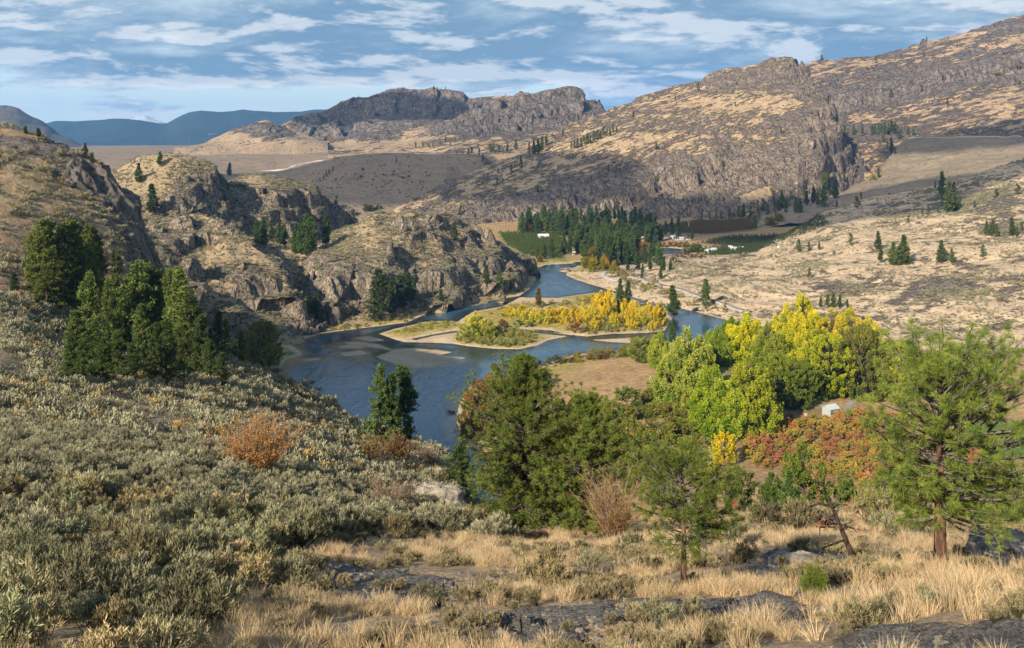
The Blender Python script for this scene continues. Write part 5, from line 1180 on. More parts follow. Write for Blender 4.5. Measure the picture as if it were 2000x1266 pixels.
# ---- the grove
for i, (u, v, h, w_, c, k, lb) in enumerate([
    (1340,800,158,112,(.40,.42,.11),0,'pale yellow-green cottonwood with a white trunk left of the grove'),
    (1395,856,140,96,(.32,.38,.035),1,'bright green cottonwood at the front left of the grove'),
    (1462,852,158,118,(.42,.42,.04),0,'broad cottonwood with orange-yellow top at the front of the grove'),
    (1420,862,110,80,(.36,.40,.05),3,'yellow-green cottonwood between the two front ones'),
    (1458,716,104,88,(.62,.56,.03),1,'round bright yellow cottonwood with green flanks mid grove'),
    (1430,700,80,60,(.22,.34,.03),3,'green cottonwood left of the round bright yellow one'),
    (1500,730,100,70,(.34,.36,.07),1,'muted green cottonwood right of the round yellow one'),
    (1565,712,140,84,(.60,.52,.04),1,'tallest golden cottonwood at the back of the grove'),
    (1535,700,96,70,(.58,.50,.04),1,'golden-green cottonwood left of the tallest one'),
    (1600,705,90,60,(.28,.36,.04),3,'green cottonwood right of the tallest golden one'),
    (1625,720,116,74,(.62,.48,.05),0,'golden cottonwood in the back row of the grove'),
    (1660,725,124,74,(.60,.48,.06),1,'pale gold cottonwood second from the right at the back'),
    (1695,722,100,58,(.50,.44,.06),3,'rightmost gold cottonwood at the back of the grove'),
    (1580,770,120,84,(.55,.50,.04),1,'yellow cottonwood in the middle of the grove'),
    (1520,800,104,84,(.25,.29,.04),2,'dark green shaded tree on the inner side of the grove'),  # leaf colour darkened for the shade inside the grove
    (1550,806,100,90,(.18,.21,.04),2,'dark tree in the shade left of the shed'),  # shade put into the leaf colour here too
    (1618,786,128,100,(.44,.44,.035),2,'dark-limbed walnut with green and yellow leaves over the shed'),
    (1682,790,150,100,(.24,.23,.07),2,'big olive-brown tree with a red trunk beside the drive'),
    (1600,760,110,80,(.26,.29,.045),2,'dark olive tree above the walnut'),
    (1742,786,84,66,(.60,.52,.04),2,'small yellow tree on the lawn right of the drive'),
    (1745,745,72,70,(.40,.42,.06),2,'yellow-green tree behind the small yellow one'),
    (1512,712,64,40,(.42,.40,.10),1,'slim pale cottonwood inside the grove'),
    (1290,722,74,50,(.36,.38,.08),3,'small yellow-green cottonwood at the left end of the grove'),
    (1365,740,84,60,(.38,.38,.09),1,'pale cottonwood behind the white-trunked one'),
    (1400,720,80,54,(.30,.36,.06),3,'green cottonwood behind the left front of the grove')]):
    d = H * F / (v - V0) 
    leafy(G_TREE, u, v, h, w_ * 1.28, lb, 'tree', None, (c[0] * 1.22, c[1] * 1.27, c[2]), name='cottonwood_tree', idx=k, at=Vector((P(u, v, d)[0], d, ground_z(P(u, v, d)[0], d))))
leafy(D_TREE, 1415, 908, 66, 62, 'small vivid yellow tree left of the red orchard', 'tree', None, (.85,.66,.02), idx=0)
g = 'fruit trees of the autumn orchard'
thicket([(1455,905),(1462,856),(1530,836),(1620,832),(1700,818),(1765,830),(1768,960),(1700,968),(1600,940),(1480,930)], 170, (15,22), (24,36), [(.56,.24,.16),(.58,.32,.15),(.60,.38,.14),(.60,.42,.12),(.64,.30,.10),(.52,.40,.10),(.52,.26,.14),(.62,.46,.12),(.60,.42,.13),(.50,.42,.12)], 'low orange and russet fruit tree in the autumn orchard', g, name='fruit_tree', lib=D_BUSH, gapm=3.4, cat='fruit tree')
for u, v, h, w_, c, lb in [(1575,1000,140,116,(.22,.27,.05),'large green tree beyond the grass bench left of the leaning pine'),(1505,1004,88,60,(.15,.22,.05),'dark green tree beyond the bench left of the large green one'),(1440,1000,96,80,(.20,.25,.06),'green tree behind the crooked foreground pine'),(1645,1004,90,70,(.18,.23,.05),'green tree beyond the bench right of the large green one'),(1700,1004,70,60,(.24,.28,.07),'yellow-green tree beyond the bench near the big pine'),(1740,1000,90,60,(.16,.22,.05),'green tree beyond the bench half behind the big pine'),
    (1690,1010,36,40,(.62,.46,.13),'small pale yellow bush beyond the bench'),(1880,1000,110,90,(.16,.20,.05),'green tree hidden behind the big pine crown'),(1980,1010,100,90,(.18,.20,.06),'green tree at the right edge beyond the bench'),(1380,960,80,70,(.28,.30,.05),'yellow-green bush below the vivid yellow tree'),(1300,980,100,90,(.26,.28,.05),'yellow-green tree behind the bare brown shrub'),(1240,960,90,80,(.30,.28,.06),'olive tree behind the bare brown shrub'),(1150,940,100,80,(.20,.24,.05),'green tree between the two foreground pines'),(1210,900,70,60,(.34,.30,.06),'olive-gold bush beyond the bench')]:
    d = 175 + (abs(u) % 7) * 6; x = P(u, v, d)[0]
    leafy(D_TREE, u, v, h, w_, lb, 'tree', None, c, name='broadleaf_tree', at=Vector((x, d, H - (v - V0) / F * d)))
pine(1505, 1000, 80, 'small dark green juniper-like pine beyond the bench', None, kind='mid', R=1.5, col=(.9,1.1,.8), at=Vector((P(1540,0,150)[0], 150, H - (1000 - V0) / F * 150)))
pine(900, 972, 106, 'dark blue-green pine just left of the big foreground pine', None, kind='big', R=1.75, col=(.7,.95,.85), at=Vector((P(900,972,120)[0], 120, H - (972 - V0) / F * 120)))
# ================================================================== FOREGROUND
def near_pine(u, v, d, h, label, **kw):
    x, y, z = P(u, v, d); zz = ground_z(x, y); Hm = h / F * d
    t, n, b = needle_pine(Hh=Hm, **kw)
    o = empty('pine_tree', (x, y, zz - 0.02), 0, label, 'pine tree'); add_obj('trunk', t, o); add_obj('needles', n, o); add_obj('branches', b, o)
    return o
def on_near(u, v):
    for k in range(40):
        p = hit(u, v + 2 * k)
        if p is not None and p.y < 62: return p
    return p
p = on_near(1022, 1036); near_pine(1022, 1036, p.y, 340, 'big dense bushy pine in the middle of the foreground', lump=.5, seed=1, tufts=3600, per_level=9, R=2.75, base=0.03, trunk_r=.17, pp=([0,.1,.4,.62,.8,.93,1],[.8,.9,.95,1,.6,.3,.06]), needle=.19, nn=32, width=.018, asym=(0, -.1), tip_dead=.012)
p = on_near(1140, 1030); near_pine(1142, 1030, p.y - 2.5, 262, 'lower bushy pine right of the big dense one', lump=.45, seed=2, tufts=2800, per_level=9, R=2.3, base=0.03, trunk_r=.14, pp=([0,.2,.5,.75,.9,1],[.9,1,1,.8,.5,.12]), needle=.19, nn=30, width=.018, tip_dead=.015)
p = on_near(1335, 1150); near_pine(1335, 1150, p.y, 256, 'crooked young pine with an open crown and bent trunk', seed=3, tufts=620, per_level=7, R=1.45, base=.34, trunk_r=.075, pp=([0,.2,.45,.7,.88,1],[.55,.9,1,.75,.5,.1]), needle=.15, nn=38, width=.010, bend=.018, lean=(-.01, 0), dead=.06, tip_dead=.012)
p = on_near(1836, 1122); near_pine(1836, 1122, p.y, 404, 'large open pine with reddish trunk at the right edge', seed=4, tufts=1250, per_level=7, R=2.1, base=.28, trunk_r=.14, pp=([0,.2,.6,.8,.93,1],[.6,.95,1,.8,.5,.15]), needle=.175, nn=42, width=.0105, asym=(.3, 0), dead=.07, tip_dead=.012)
# leaning half-dead pine
p = on_near(1676, 1104)
lp = near_pine(1676, 1110, p.y - .4, 172, 'thin dead pine leaning left with a bare forked branch', seed=5, tufts=110, R=.9, base=.45, trunk_r=.085, profile=.2, low=.6, needle=.09, nn=16, width=.009, lean=(-.42, 0), dead=.6, tip_dead=.85, bark=M_BARKD)
S = Soup(); hq = 172 / F * p.y
for (a0, pts_) in ((.33, [(0, 0), (-.35, -.05), (-.75, -.12), (-1.0, -.32), (-1.08, -.5)]), (.5, [(0, 0), (-.3, .08), (-.6, .02), (-.85, .1)]), (.62, [(0, 0), (-.25, -.1), (-.55, -.3), (-.6, -.5)]), (.45, [(0, 0), (.25, .12), (.4, .02)]), (.7, [(0, 0), (-.4, .15), (-.8, .1), (-1.0, -.05)])):
    b0 = np.array([-.42 * a0 * hq, 0, a0 * hq]); S.tube([b0 + np.array([q[0] * .85, -.12 * i, q[1] * .85]) for i, q in enumerate(pts_)], np.linspace(.035, .010, len(pts_)), 5, .2)
add_obj('bare_limbs', S.mesh('bare_limbs', M_BARKD, True), lp)
p = on_near(1590, 1162); 
near_pine(1590, 1166, p.y, 40, 'tiny pine seedling with bright needles in the dry grass', seed=6, tufts=16, R=.16, base=.3, trunk_r=.008, profile=.3, low=.9, needle=.13, nn=26, width=.008, dead=0, tip_dead=0)
# shrubs
def shrub(u, v, h, w_, label, cat, col, seed, at=None, **kw):
    p = at or (on_near(u, v) if v > 1030 else hit(u, v)); Hm = h / F * p.y; Wm = w_ / F * p.y
    st, lv = twiggy(seed, Hm, Wm, **kw)
    o = empty('shrub', (p.x, p.y, p.z - .03), 0, label, cat); add_obj('stems', st, o); q = add_obj('leaves', lv, o); q.color = (*col, 1); return o
shrub(505, 938, 128, 130, 'large orange shrub with silvery arching stems on the sage slope', 'shrub', (.78,.36,.17), 21, stems=110, subs=12, leaves=14, leaf=.08, thick=.024, arch=.16)
shrub(765, 1000, 82, 90, 'reddish bare-twigged shrub beside the boulder', 'shrub', (.42,.17,.11), 22, stems=60, subs=9, leaves=4, leaf=.05, thick=.014)
shrub(725, 975, 60, 60, 'smaller reddish shrub left of the bare-twigged one', 'shrub', (.42,.20,.12), 32, stems=40, subs=8, leaves=5, leaf=.05, thick=.012)
shrub(1196, 1062, 135, 100, 'tall brown vase-shaped shrub with rusty leaves between the pines', 'shrub', (.40,.19,.06), 23, stems=80, subs=13, leaves=11, leaf=.055, thick=.012, arch=.2)
shrub(455, 1122, 56, 80, 'low rusty shrub at the edge of the sage', 'shrub', (.30,.13,.05), 24, stems=34, subs=7, leaves=4, leaf=.03, thick=.009)
shrub(835, 905, 36, 46, 'purplish bare shrub at the brink above the river', 'shrub', (.22,.10,.10), 25, stems=44, subs=7, leaves=4, leaf=.12, thick=.03)
shrub(776, 902, 56, 44, 'rust-brown bush at the foot of the pine trio', 'shrub', (.30,.14,.06), 26, stems=44, subs=8, leaves=9, leaf=.2, thick=.03)
shrub(725, 900, 44, 40, 'brown bush left of the pine trio', 'shrub', (.28,.17,.08), 27, stems=40, subs=8, leaves=9, leaf=.2, thick=.03)
shrub(850, 985, 30, 90, 'grey twiggy brush against the boulder', 'shrub', (.22,.17,.13), 28, stems=50, subs=7, leaves=2, leaf=.04, thick=.014)
shrub(1735, 1100, 60, 50, 'leafless grey shrub left of the large right pine', 'shrub', (.2,.15,.1), 29, stems=24, subs=6, leaves=1, leaf=.02, thick=.008)
shrub(1885, 1050, 60, 110, 'brown-green shrub right of the large right pine trunk', 'shrub', (.22,.17,.07), 30, stems=50, subs=8, leaves=6, leaf=.03, thick=.008)
shrub(1410, 1105, 56, 60, 'dark leafless shrub right of the crooked pine', 'shrub', (.12,.10,.07), 31, stems=36, subs=8, leaves=2, leaf=.02, thick=.008)
#shrub(1650, 1095, 80, 60, 'grey thorny shrub behind the leaning pine', 'shrub', (.16,.12,.08), 33, stems=24, subs=7, leaves=1, leaf=.02, thick=.008)
# boulders
def boulder(u, v, w_, h, depth, label, seed, lean=0.2):
    p = hit(u, v); r = np.random.default_rng(seed); W = w_ / F * p.y; Hm = h / F * p.y
    a = np.linspace(0, 2 * np.pi, 97)[:-1]; b = np.linspace(-0.25, np.pi / 2, 40)
    A, B = np.meshgrid(a, b); se = lambda t, e: np.sign(t) * np.abs(t) ** e
    x = se(np.cos(A), .75) * se(np.cos(B), .6) * W / 2; y = se(np.sin(A), .75) * se(np.cos(B), .6) * depth / 2; z = se(np.sin(B), .75) * Hm
    z = z * (1 + lean * (-x / W)); f1, _ = facets(x + seed, y, z * 1.5, W * .3, 2); f2, _ = facets(x, y + seed, z, W * .11, 4); n = fbm(x, y + seed, z, W * .25, 4)
    k = 1 + .16 * f1 + .05 * f2 + .10 * n; V = np.stack([x * k, y * k, z * k], -1); nb, na = A.shape
    idx = np.arange(nb * na).reshape(nb, na); f = np.stack([idx[:-1], np.roll(idx[:-1], -1, 1), np.roll(idx[1:], -1, 1), idx[1:]], -1).reshape(-1, 4)
    me = mesh_np('boulder', V.reshape(-1, 3), f, None, True, (M_BOULDER,)); o = add_obj('boulder', me, None, (p.x, p.y, p.z - Hm * .12)); tag(o, label, 'boulder'); return o
def _bm():
    m = NT('lichened_granite'); tc = m.n('ShaderNodeTexCoord').outputs['Object']
    a = m.noise(tc, 1.6, 6, .7); b = m.noise(tc, 9, 5, .7); c = m.mix(m.smooth(a, .35, .62), (.13, .12, .105), (.34, .29, .23)); c = m.mix(m.smooth(b, .55, .66), c, (.40, .37, .31)); c = m.mix(m.smooth(b, .42, .34), c, (.05, .048, .045))
    return m.out(m.bsdf(c, .95, .15, m.bump(m.math('ADD', a, m.math('MULTIPLY', b, .6)), 1, .08)))
M_BOULDER = _bm()
boulder(850, 1000, 118, 58, 2.2, 'large lichened boulder at the brink above the river', 3)
boulder(430, 1148, 70, 14, .9, 'flat lichened rock beside the low rusty shrub', 5, 0)
boulder(1960, 1075, 110, 34, 1.6, 'dark grey rock hump at the right edge of the bench', 7, -.2)
boulder(1560, 1108, 120, 22, 1.2, 'low whale-backed rock beneath the leaning pine', 9, 0)

# ---- sagebrush: 280 nearest bushes as things, the rest as ground cover
SAGE = [sage_proto(500 + i, Hh=h_, Wd=w_, heads=n) for i, (h_, w_, n) in enumerate(((.85,1.15,80),(.7,1.2,80),(1.0,1.3,95),(.6,.9,60),(.9,.95,70)))]
SAGE_LO = [sage_proto(520 + i, Hh=h_, Wd=w_, heads=20, strips=7, sl=.24, sw=.07) for i, (h_, w_) in enumerate(((.85,1.2),(.7,1.3),(1.0,1.2)))]
def sage_w(u, v, x, y, z, rk, nz):
    line = np.interp(u, [0,200,360,480,560,650,750,850,950,1050], [1400,1400,1300,1160,1080,1050,1040,1040,1060,1060])
    w = (v < line) & (u < 1000)
    patch = np.where(y < 60, .35, 0.08) + np.where(y < 60, .65, 0.92) * sstep(-.16, .20, fbm(x, y, 0 * x, 9, 4, .6, 3.0)); return w * patch * (rk < .6)
pts = scatter_pts(['near'], 2600, lambda u, v, x, y, z, rk, nz: sage_w(u, v, x, y, z, rk, nz) * (y < 60), 41)
pts = pts[np.argsort(pts[:, 1])]
keep = []
for q in pts:
    m_ = 0.60
    if all((q[0] - k[0]) ** 2 + (q[1] - k[1]) ** 2 > m_ ** 2 for k in keep[-260:]): keep.append(q)
pts = np.array(keep)
print('near sage', len(pts))
rs = random.Random(3); SG = []
bench = [(1060,1150,75),(1090,1155,60),(1160,1118,44),(560,1150,90),(590,1125,70),(640,1050,60),(700,1045,60),(600,1040,70),(1300,1230,60),(1340,1215,50),(1230,1080,50),(1500,1030,55),(1560,1040,60),(1700,1030,70),(1740,1045,60),(880,1050,60),(930,1040,46),(780,1050,60),(1140,1080,40),(830,1170,40),(860,1185,44),(1450,1100,40),(1250,1120,40),(1820,1190,60),(1380,1060,44),(1030,1100,44),(1560,1085,40),(1430,1060,50),(1600,1030,50),(1660,1230,80),(1700,1215,60)]
def put_sage(p, s, label, group, dark=1.0):
    o = bpy.data.objects.new('sagebrush', rs.choice(SAGE)); C.objects.link(o); o.location = (p[0], p[1], p[2] - .03); o.scale = (s, s, s * rs.uniform(.85, 1.15)); o.rotation_euler = (0, 0, rs.uniform(0, 6.28))
    k = rs.uniform(.8, 1.15) * dark; c = rs.choice([(1, 1, 1), (1.08, 1.0, .85), (.92, .95, .9), (1.15, .98, .78), (.95, 1.0, .85), (.8, .78, .7)]); o.color = (c[0] * k, c[1] * k, c[2] * k, 1)
    tag(o, label, 'sagebrush', group); return o
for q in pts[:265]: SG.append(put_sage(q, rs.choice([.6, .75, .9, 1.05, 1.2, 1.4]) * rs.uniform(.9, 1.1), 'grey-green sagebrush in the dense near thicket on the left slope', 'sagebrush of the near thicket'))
for i, (u, v, h) in enumerate(sorted(bench)):
    p = hit(u, v)
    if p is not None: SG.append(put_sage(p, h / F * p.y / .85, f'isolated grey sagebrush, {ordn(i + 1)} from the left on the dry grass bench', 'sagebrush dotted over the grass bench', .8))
protos = SG[:5]; used = {}
for o in SG: used.setdefault(o.data.name, o)
protos = list(used.values())
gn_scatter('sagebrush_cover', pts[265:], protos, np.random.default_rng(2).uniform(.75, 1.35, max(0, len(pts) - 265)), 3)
# farther: coarser bushes as one cover
def lo_obj(me, name='sagebrush', i=0):
    q = scatter_pts(['near'], 1, lambda u, v, x, y, z, rk, nz: sage_w(u, v, x, y, z, rk, nz) * (y > 60) * (y < 70), 60 + i)[0]
    o = bpy.data.objects.new(name, me); C.objects.link(o); o.location = tuple(q); return tag(o, 'grey sagebrush where the near thicket thins out up the slope', 'sagebrush', 'sagebrush where the thicket thins out')
LO = [lo_obj(m_, i=i) for i, m_ in enumerate(SAGE_LO)]
q1 = scatter_pts(['near'], 12500, lambda u, v, x, y, z, rk, nz: sage_w(u, v, x, y, z, rk, nz) * (y >= 60) * np.clip(110.0 / y, .35, 1) * np.where(v < 560, .8, 1), 43)
_r = np.random.default_rng(4); sc_ = _r.choice([.45, .6, .8, 1.0, 1.25, 1.5], len(q1)) * np.clip(q1[:, 1] / 150, .9, 1.4); pick = (_r.random(len(q1)) < .16) & (fbm(q1[:, 0], q1[:, 1], 0 * q1[:, 0], 18, 3) > -.1); pk2 = (_r.random(len(q1)) < .10) & ~pick; rest = ~pick & ~pk2
gn_scatter('sagebrush_cover', q1[rest], LO, sc_[rest], 5)
gn_scatter('rabbitbrush_cover', q1[pick], LO, sc_[pick] * .85, 55).color = (1.35, 1.0, .55, 1)
gn_scatter('dead_brush_cover', q1[pk2], LO, sc_[pk2] * .8, 56).color = (.50, .42, .38, 1)
# brush on the crags and the tan slope
q2 = scatter_pts(['k4', 'k23', 'k5'], 13000, lambda u, v, x, y, z, rk, nz: (nz > .62) * (z > 2) * (.2 + sstep(-.3, .3, fbm(x, y, z, 30, 3))), 47)
gn_scatter('brush_cover', q2, LO, np.random.default_rng(6).uniform(.9, 2.0, len(q2)), 7)
q3 = scatter_pts(['tan'], 9000, lambda u, v, x, y, z, rk, nz: (z > 2) * sstep(-.1, .35, fbm(x, y, z, 40, 4, .6, 8)) * (.3 + (rk > .2)), 48)
gn_scatter('brush_cover', q3, LO, np.random.default_rng(8).uniform(.9, 2.2, len(q3)), 9)

# ---- loose stones
def stone_me(seed):
    r = np.random.default_rng(seed); bm = bmesh.new(); bmesh.ops.create_icosphere(bm, subdivisions=2, radius=.5); s = r.uniform(.6, 1.2, 3) * [1, 1, .5]
    for v in bm.verts:
        n = np.array(v.co); k = 1 + .25 * math.sin(n[0] * 9 + seed) * math.cos(n[1] * 8) + r.normal(0, .05); v.co = Vector(n * s * k)
    me = bpy.data.meshes.new('stone'); bm.to_mesh(me); bm.free(); me.materials.append(M_BOULDER); return me
ST = []
for i, (u, v) in enumerate(((1120, 1180), (1370, 1170), (980, 1120))):
    o = add_obj('stone', stone_me(i)); o.location = hit(u, v); o.scale = (.22, .22, .22); tag(o, ['small grey stone on the slab below the isolated sagebrush', 'small grey stone beside the base of the crooked pine', 'small grey stone on the bare patch left of the bench sagebrush'][i], 'stone'); ST.append(o)
q = scatter_pts(['near'], 2600, lambda u, v, x, y, z, rk, nz: (v > np.interp(u, [0,360,650,1000], [1400,1200,1000,990])) * (y < 60) * (.15 + sstep(.1, .5, rk)) * sstep(-.2, .3, fbm(x, y, 0 * x, 2.5, 3, .6, 26.0)), 57)
gn_scatter('loose_stones', q, ST, np.exp(np.random.default_rng(25).normal(-2.5, .5, len(q))), 13, .3)
# ---- dry grass
TUFT = [add_obj('grass_tuft', tuft_proto(600 + i, n, h_, sp, .009, ln)) for i, (n, h_, sp, ln) in enumerate(((90,.45,.16,.5),(70,.36,.14,.7),(110,.55,.18,.45),(60,.28,.20,.8)))]
for i, o in enumerate(TUFT):
    p = hit(1500 + i * 90, 1215); o.location = p; tag(o, ['tall pale grass tuft between the sage and the dark slab','short spreading straw tuft in the lower right grass','tallest leaning grass tuft at the lower right','small flat straw tuft near the large pine'][i], 'grass tuft')
def grass_w(u, v, x, y, z, rk, nz):
    line = np.interp(u, [0,200,360,480,560,650,750,850,950,1050], [1420,1380,1230,1130,1060,1030,1025,1020,1000,980])
    m = sstep(0, 60, v - line) * 1.0 + 0.05
    cl = sstep(-.08, .22, fbm(x, y, 0 * x, 3.2, 4, .65, 6.0)); return m * (cl * .97 + .03) * sstep(.42, .22, rk) * (y < 62)
q = scatter_pts(['near'], 5600, lambda *a: grass_w(*a) * 1.0, 51)
gn_scatter('dry_grass', q, TUFT, np.random.default_rng(5).uniform(.40, .90, len(q)), 11, .10)
q = scatter_pts(['near'], 1500, lambda u, v, x, y, z, rk, nz: (v > np.interp(u, [0,200,360,480,560,650,750,850,950,1050], [1380,1350,1200,1100,1040,1010,1000,1000,990,980])) * (y < 62) * sstep(-.05, .3, fbm(x, y, 0 * x, 3.5, 3, .6, 16.0)) * (.25 + (rk < .6)), 52)
gn_scatter('dwarf_brush', q, protos, np.random.default_rng(15).uniform(.18, .45, len(q)), 12, .15).color = (.95, .85, .75, 1)
# ================================================================== ROADS, RAILS, FARM BUILDINGS
M_WHITE = flat_mat('white_paint', (.50,.50,.48), .6); M_ROOFW = flat_mat('pale_metal_roof', (.48,.52,.54), .5); M_DARK = flat_mat('dark_opening', (.03,.03,.035), .7)
M_GRAVEL = flat_mat('pale_gravel', (.50,.46,.40), .95, .1, .2, .5); M_ROAD = flat_mat('bleached_road', (.40,.40,.39), .9, .1, .1, .3); M_STEEL = flat_mat('rusty_steel', (.16,.11,.09), .6); M_BALLAST = flat_mat('railway_ballast', (.36,.33,.30), .95, .1, .25, 1.0)
M_TRACK = flat_mat('grey_gravel', (.27,.25,.22), .95, .1, .2, .5); M_TRAIL = flat_mat('trodden_earth', (.42,.34,.24), .95, .1, .15, .5); M_SHED = flat_mat('blue_grey_boards', (.30,.36,.37), .8); M_SHEDR = flat_mat('worn_shingles', (.42,.46,.46), .7); M_CAR = flat_mat('car_paint', (.6,.62,.65), .3, .5); M_POLE = flat_mat('weathered_pole', (.30,.22,.16), .9)
def strip(name, px, width, mat, z=0.25, n=60, kind='structure', label=None, off=0.0, cat=None, parent=None, seg=None):
    """a ribbon draped on the ground along a line of photo pixels"""
    pts = [hit(u, v) for u, v in px]; pts = [p for p in pts if p is not None]
    a = np.array([p[:] for p in pts]); L = np.r_[0, np.cumsum(np.linalg.norm(np.diff(a[:, :2], axis=0), axis=1))]
    t = np.linspace(0, L[-1], n); x = np.interp(t, L, a[:, 0]); y = np.interp(t, L, a[:, 1])
    k = np.ones(5) / 5; x = np.convolve(np.pad(x, 2, mode='edge'), k, 'valid'); y = np.convolve(np.pad(y, 2, mode='edge'), k, 'valid')
    dx, dy = np.gradient(x), np.gradient(y); l = np.hypot(dx, dy) + 1e-9; nx, ny = -dy / l, dx / l
    zz = np.array([ground_z(a_, b_) for a_, b_ in zip(x, y)]); zz = np.convolve(np.pad(zz, 3, mode='edge'), np.ones(7) / 7, 'valid')
    zz = np.maximum(zz, np.array([max(ground_z(a_ + c * width * .5, b_ + d * width * .5) for c, d in ((0, 0),)) for a_, b_ in zip(x, y)])) + z
    X, Y = x + nx * off, y + ny * off
    A = np.stack([X - nx * width / 2, Y - ny * width / 2, zz], 1); B = np.stack([X + nx * width / 2, Y + ny * width / 2, zz], 1)
    A2 = A - [0, 0, 1.6 + z]; B2 = B - [0, 0, 1.6 + z]
    V = np.concatenate([A, B, A2, B2]); i = np.arange(n - 1)
    f = np.concatenate([np.stack([i, i + 1, i + 1 + n, i + n], 1), np.stack([i, i + 2 * n, i + 1 + 2 * n, i + 1], 1), np.stack([i + n, i + n + 1, i + 3 * n + 1, i + 3 * n], 1)])
    o = add_obj(name, mesh_np(name, V, f, None, False, (mat,)), parent)
    if parent is None: tag(o, label, cat, None, kind)
    return o, (x, y, zz, nx, ny)
strip('road', [(500,334),(540,333),(567,330),(576,325),(590,320),(612,316),(640,312),(660,309)], 12, M_ROAD, .6)
strip('road', [(1210,549),(1196,546),(1184,542),(1178,538),(1178,534),(1186,530),(1200,527),(1220,524),(1236,522)], 3.0, M_ROAD, .35, n=90)
strip('path', [(1775,270),(1800,269),(1830,269),(1870,268),(1900,268),(1940,267),(1998,267)], 4.5, M_TRAIL, .8, n=260)
strip('road', [(1240,447),(1270,455),(1290,462),(1305,467)], 6, M_ROAD, .4)
strip('path', [(1650,806),(1662,788),(1680,774),(1705,764)], 2.6, M_TRACK, .12)
rl, (x, y, z, nx, ny) = strip('railway_embankment', [(1240,524),(1231,528),(1230,534),(1238,542),(1265,552),(1295,559),(1325,566),(1367,580),(1412,594),(1466,612)], 5.0, M_BALLAST, .9, n=140, kind='structure')
S = Soup()
for s in (-.75, .75): S.tube(np.stack([x + nx * s, y + ny * s, z + .18], 1), .10, 4)
ties = Soup(); me = S.mesh('railway_rails', M_STEEL)
ro = empty('railway_track', (0, 0, 0), 0, 'single railway track curving along the right bank below the tan slope', 'railway track'); 
add_obj('rails', me, ro)
Lc = np.r_[0, np.cumsum(np.hypot(np.diff(x), np.diff(y)))]; tt = np.arange(0, Lc[-1], 2.2)
for t in tt:
    X, Y, Z = np.interp(t, Lc, x), np.interp(t, Lc, y), np.interp(t, Lc, z); NX, NY = np.interp(t, Lc, nx), np.interp(t, Lc, ny)
    ties.tube([[X - NX * 1.3, Y - NY * 1.3, Z + .05], [X + NX * 1.3, Y + NY * 1.3, Z + .05]], .13, 4)
add_obj('sleepers', ties.mesh('sleepers', M_STEEL), ro)

def box(bm, x0, x1, y0, y1, z0, z1):
    v = [bm.verts.new(c) for c in ((x0,y0,z0),(x1,y0,z0),(x1,y1,z0),(x0,y1,z0),(x0,y0,z1),(x1,y0,z1),(x1,y1,z1),(x0,y1,z1))]
    for f in ((0,3,2,1),(4,5,6,7),(0,1,5,4),(1,2,6,5),(2,3,7,6),(3,0,4,7)): bm.faces.new([v[i] for i in f])
def bmo(name, fn, mat, parent):
    bm = bmesh.new(); fn(bm); me = bpy.data.meshes.new(name); bm.to_mesh(me); bm.free(); me.materials.append(mat); return add_obj(name, me, parent)
def gable(bm, L, W, z0, z1, ov=.4, th=.15):
    for s in (-1, 1):
        a = [(-L/2-ov, s*(W/2+ov), z0 - ov*.3), (L/2+ov, s*(W/2+ov), z0 - ov*.3), (L/2+ov, 0, z1), (-L/2-ov, 0, z1)]
        v = [bm.verts.new(p) for p in a] + [bm.verts.new((p[0], p[1], p[2] + th)) for p in a]
        for f in ((0,1,2,3),(7,6,5,4),(0,4,5,1),(1,5,6,2),(2,6,7,3),(3,7,4,0)): bm.faces.new([v[i] for i in f])
def house(u, v, L, W, hz, rz, label, wall=M_WHITE, roof=M_ROOFW, name='farmhouse', cat='building', at=None, doorw=1.0):
    p = at or hit(u, v); o = empty(name, (p.x, p.y, p.z - .1), rz, label, cat)
    def wl(bm):
        box(bm, -L/2, L/2, -W/2, W/2, -.5, hz)
        for s in (-1, 1):
            a = [bm.verts.new((s*L/2, -W/2, hz)), bm.verts.new((s*L/2, W/2, hz)), bm.verts.new((s*L/2, 0, hz + W*.28))]; bm.faces.new(a)
    bmo('wall', wl, wall, o); bmo('roof', lambda bm: gable(bm, L, W, hz + .02, hz + W * .3), roof, o)
    bmo('door', lambda bm: box(bm, -doorw/2 + L*.12, doorw/2 + L*.12, -W/2 - .06, -W/2 - .003, 0, min(2.1, hz*.85)), M_DARK, o)
    for sx in (-.3, .34): bmo('window', lambda bm: box(bm, L*sx - .5, L*sx + .5, -W/2 - .05, -W/2 - .003, hz*.4, hz*.75), M_DARK, o)
    return o
house(1061, 466, 11, 7, 3.0, .15, 'long white barn with a pale metal roof above the green orchard', name='barn')
house(1127, 453, 6, 5, 2.6, -.3, 'small white-roofed house among the trees near the orchard')
house(1208, 463, 5, 5, 2.4, .2, 'grey roofed house half hidden in the bend forest')
house(1120, 498, 2.6, 2.4, 2.6, .1, 'tiny white gauge hut at the water by the river bend', name='hut')
house(1316, 467, 8, 5, 3.0, .7, 'white farmhouse left of the parked camper on the flat')
house(1331, 469, 4.5, 3.5, 2.2, -.2, 'small white outbuilding next to the parked camper', name='outbuilding')
house(1257, 468, 4, 3, 2.2, 0, 'low white shed at the left end of the farm flat', name='outbuilding')
house(1272, 469, 4, 3, 2.2, .2, 'low grey shed right of the low white one', M_SHED, M_ROOFW, name='outbuilding')
house(1388, 494, 11, 5, 2.6, .6, 'long white roofed packing shed by the dark orchard', name='packing_shed')
house(1395, 491, 5, 4, 2.2, -.3, 'small white roofed shed behind the packing shed', name='packing_shed')
house(1433, 490, 6, 5, 2.4, -.5, 'white building at the corner of the dark orchard')
house(1427, 486, 4, 3, 2.2, -.5, 'small white building behind the one at the orchard corner', name='outbuilding')
